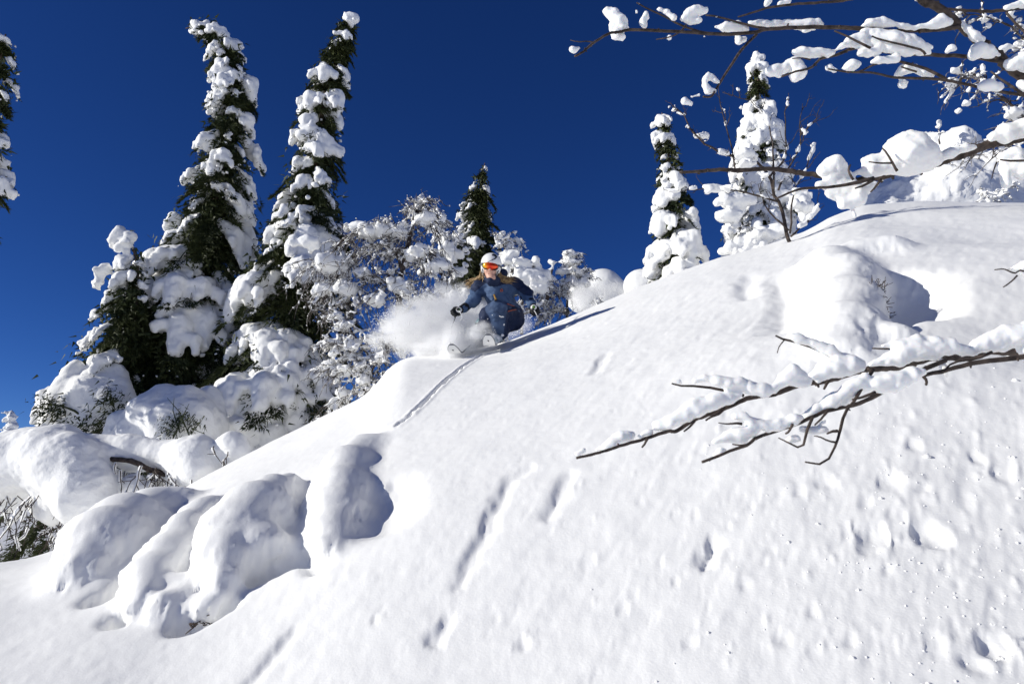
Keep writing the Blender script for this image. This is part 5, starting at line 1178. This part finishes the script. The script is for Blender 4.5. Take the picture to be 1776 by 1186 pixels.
# ------------------------------------------------------------------ powder thrown up by the skis
def powder(name, label, blobs, dens, seed, nflakes, flake=(0.003, 0.008), vel=0.35, noise_sc=5.0):
    """blobs: (u, v, depth offset from the skier, radius px, weight, squash z)"""
    C = [(S(b_[0], b_[1], b_[2]), b_[3] / FPX * (YS + b_[2]), b_[4]) for b_ in blobs]
    lo = np.min([c - r * 1.02 for c, r, w_ in C], 0); hi = np.max([c + r * 1.02 for c, r, w_ in C], 0)
    F = Field(lo, hi, 0.05, 0.3)
    for c, r, w_ in C: F.ell(c, r, 0.03)
    V, Q = F.mesh()
    m = bpy.data.materials.new(name); m.use_nodes = True; nt = m.node_tree; nt.nodes.clear()
    out = nt.nodes.new('ShaderNodeOutputMaterial'); pv = nt.nodes.new('ShaderNodeVolumePrincipled'); pv.inputs['Color'].default_value = (0.998, 0.998, 0.998, 1)
    pv.inputs['Anisotropy'].default_value = -0.1
    nt.links.new(pv.outputs[0], out.inputs['Volume'])
    tc = nt.nodes.new('ShaderNodeTexCoord'); acc = None
    # warp the coordinates a little so the puffs do not read as balls
    nz = nt.nodes.new('ShaderNodeTexNoise'); nz.inputs['Scale'].default_value = 3.2; nz.inputs['Detail'].default_value = 3
    sb = nt.nodes.new('ShaderNodeVectorMath'); sb.operation = 'SUBTRACT'; sb.inputs[1].default_value = (0.5, 0.5, 0.5)
    sc_ = nt.nodes.new('ShaderNodeVectorMath'); sc_.operation = 'SCALE'; sc_.inputs['Scale'].default_value = 0.22
    wp = nt.nodes.new('ShaderNodeVectorMath'); wp.operation = 'ADD'
    nt.links.new(tc.outputs['Object'], nz.inputs['Vector']); nt.links.new(nz.outputs['Color'], sb.inputs[0]); nt.links.new(sb.outputs[0], sc_.inputs[0])
    nt.links.new(tc.outputs['Object'], wp.inputs[0]); nt.links.new(sc_.outputs[0], wp.inputs[1])
    for c, r, w_ in C:
        ds = nt.nodes.new('ShaderNodeVectorMath'); ds.operation = 'DISTANCE'; ds.inputs[1].default_value = [float(x) for x in c]
        mr = nt.nodes.new('ShaderNodeMapRange'); mr.interpolation_type = 'SMOOTHSTEP'; mr.inputs['From Min'].default_value = r * 0.98; mr.inputs['From Max'].default_value = 0.0
        mr.inputs['To Min'].default_value = 0; mr.inputs['To Max'].default_value = w_
        nt.links.new(wp.outputs[0], ds.inputs[0]); nt.links.new(ds.outputs['Value'], mr.inputs['Value'])
        if acc is None: acc = mr.outputs[0]
        else:
            a_ = nt.nodes.new('ShaderNodeMath'); a_.operation = 'ADD'; nt.links.new(acc, a_.inputs[0]); nt.links.new(mr.outputs[0], a_.inputs[1]); acc = a_.outputs[0]
    n2 = nt.nodes.new('ShaderNodeTexNoise'); n2.inputs['Scale'].default_value = noise_sc; n2.inputs['Detail'].default_value = 4; n2.inputs['Roughness'].default_value = 0.6
    m2 = nt.nodes.new('ShaderNodeMapRange'); m2.inputs['From Min'].default_value = 0.36; m2.inputs['From Max'].default_value = 0.66; m2.inputs['To Min'].default_value = 0.12; m2.inputs['To Max'].default_value = 1.6
    mp_ = nt.nodes.new('ShaderNodeMapping'); mp_.inputs['Rotation'].default_value = (0, R(28), 0); mp_.inputs['Scale'].default_value = (0.45, 1, 1.6); nt.links.new(tc.outputs['Object'], mp_.inputs[0]); nt.links.new(mp_.outputs[0], n2.inputs['Vector']); nt.links.new(n2.outputs['Fac'], m2.inputs['Value'])
    mu = nt.nodes.new('ShaderNodeMath'); mu.operation = 'MULTIPLY'; nt.links.new(acc, mu.inputs[0]); nt.links.new(m2.outputs[0], mu.inputs[1])
    mu2 = nt.nodes.new('ShaderNodeMath'); mu2.operation = 'MULTIPLY'; mu2.inputs[1].default_value = dens; nt.links.new(mu.outputs[0], mu2.inputs[0]); nt.links.new(mu2.outputs[0], pv.inputs['Density'])
    o = link(name, make_mesh(name, V, Q.astype(np.int32), m), None, label, 'powder snow', kind='stuff')
    # the coarser flakes in it
    rs = np.random.RandomState(seed); W_ = np.array([(w_ ** 0.5) * r ** 2 * (3.0 if proj(c)[0] < 745 else 1.0) for c, r, w_ in C]); W_ /= W_.sum()
    k = rs.choice(len(C), nflakes, p=W_); cc = np.array([c for c, r, w_ in C])[k]; rr_ = np.array([r for c, r, w_ in C])[k]
    d = rs.normal(0, 1, (nflakes, 3)); d /= np.linalg.norm(d, axis=1, keepdims=True)
    p = cc + d * (rr_ * rs.uniform(0, 1, nflakes) ** 0.5 * 1.15)[:, None]
    keep = fbm(p, 4.5, 3) > -0.15; p = p[keep]; n = len(p)
    sz = rs.uniform(*flake, n) * rs.choice([0.6, 0.8, 1.0, 1.5], n)
    tet = np.array([[1, 1, 1], [1, -1, -1], [-1, 1, -1], [-1, -1, 1]], float) * 0.6
    v = p[:, None, :] + (tet[None] + rs.normal(0, 0.25, (n, 4, 3))) * sz[:, None, None]
    f = (np.arange(n) * 4)[:, None, None] + np.array([[0, 1, 2], [0, 2, 3], [0, 3, 1], [1, 3, 2]])[None]
    fl = link('snow_flakes', make_mesh('snow_flakes', v.reshape(-1, 3), f.reshape(-1, 3).astype(np.int32), M['snow'], True), o, kind='stuff')
powder('powder_spray', 'cloud of powder snow thrown up to the left of the skier',
       [(785, 606, -0.25, 34, 2.2), (785, 580, -0.25, 30, 1.2), (775, 596, -0.35, 26, 1.2), (768, 600, 0.0, 44, 1.6), (745, 590, 0.1, 48, 1.6), (720, 575, 0.15, 48, 1.3), (690, 570, 0.2, 42, 0.9), (668, 575, 0.2, 32, 0.6), (740, 550, 0.25, 46, 1.0), (770, 560, 0.2, 46, 1.4), (770, 525, 0.35, 40, 0.7),
        (800, 520, 0.4, 40, 0.6), (712, 545, 0.25, 38, 0.7), (810, 565, 0.3, 48, 1.3), (800, 600, 0.1, 42, 1.2), (825, 590, 0.15, 38, 1.4), (840, 575, -0.25, 24, 1.6), (850, 590, -0.30, 18, 1.6), (735, 612, 0.1, 32, 1.0), (700, 600, 0.2, 30, 0.6), (650, 590, 0.25, 24, 0.5), (655, 600, 0.25, 18, 0.4), (690, 540, 0.3, 26, 0.35), (735, 520, 0.35, 26, 0.35), (800, 505, 0.45, 24, 0.35), (826, 545, 0.35, 36, 0.8), (826, 582, -0.32, 20, 1.6), (815, 596, -0.25, 22, 1.2)],
       13.0, 3, 13000, flake=(0.002, 0.007))
powder('powder_trail', 'small bank of powder hanging over the crest behind the skier',
       [(1010, 518, 3.0, 26, 2.4), (1003, 507, 3.0, 16, 2.0), (1030, 508, 3.1, 22, 1.5), (1050, 503, 3.2, 20, 0.9), (1070, 500, 3.3, 18, 0.7), (1088, 496, 3.3, 14, 0.4), (900, 560, 1.6, 30, 0.6), (880, 575, 1.2, 24, 0.6)], 7.0, 5, 6000, flake=(0.003, 0.007))
print('done', round(time.time() - T0, 1))
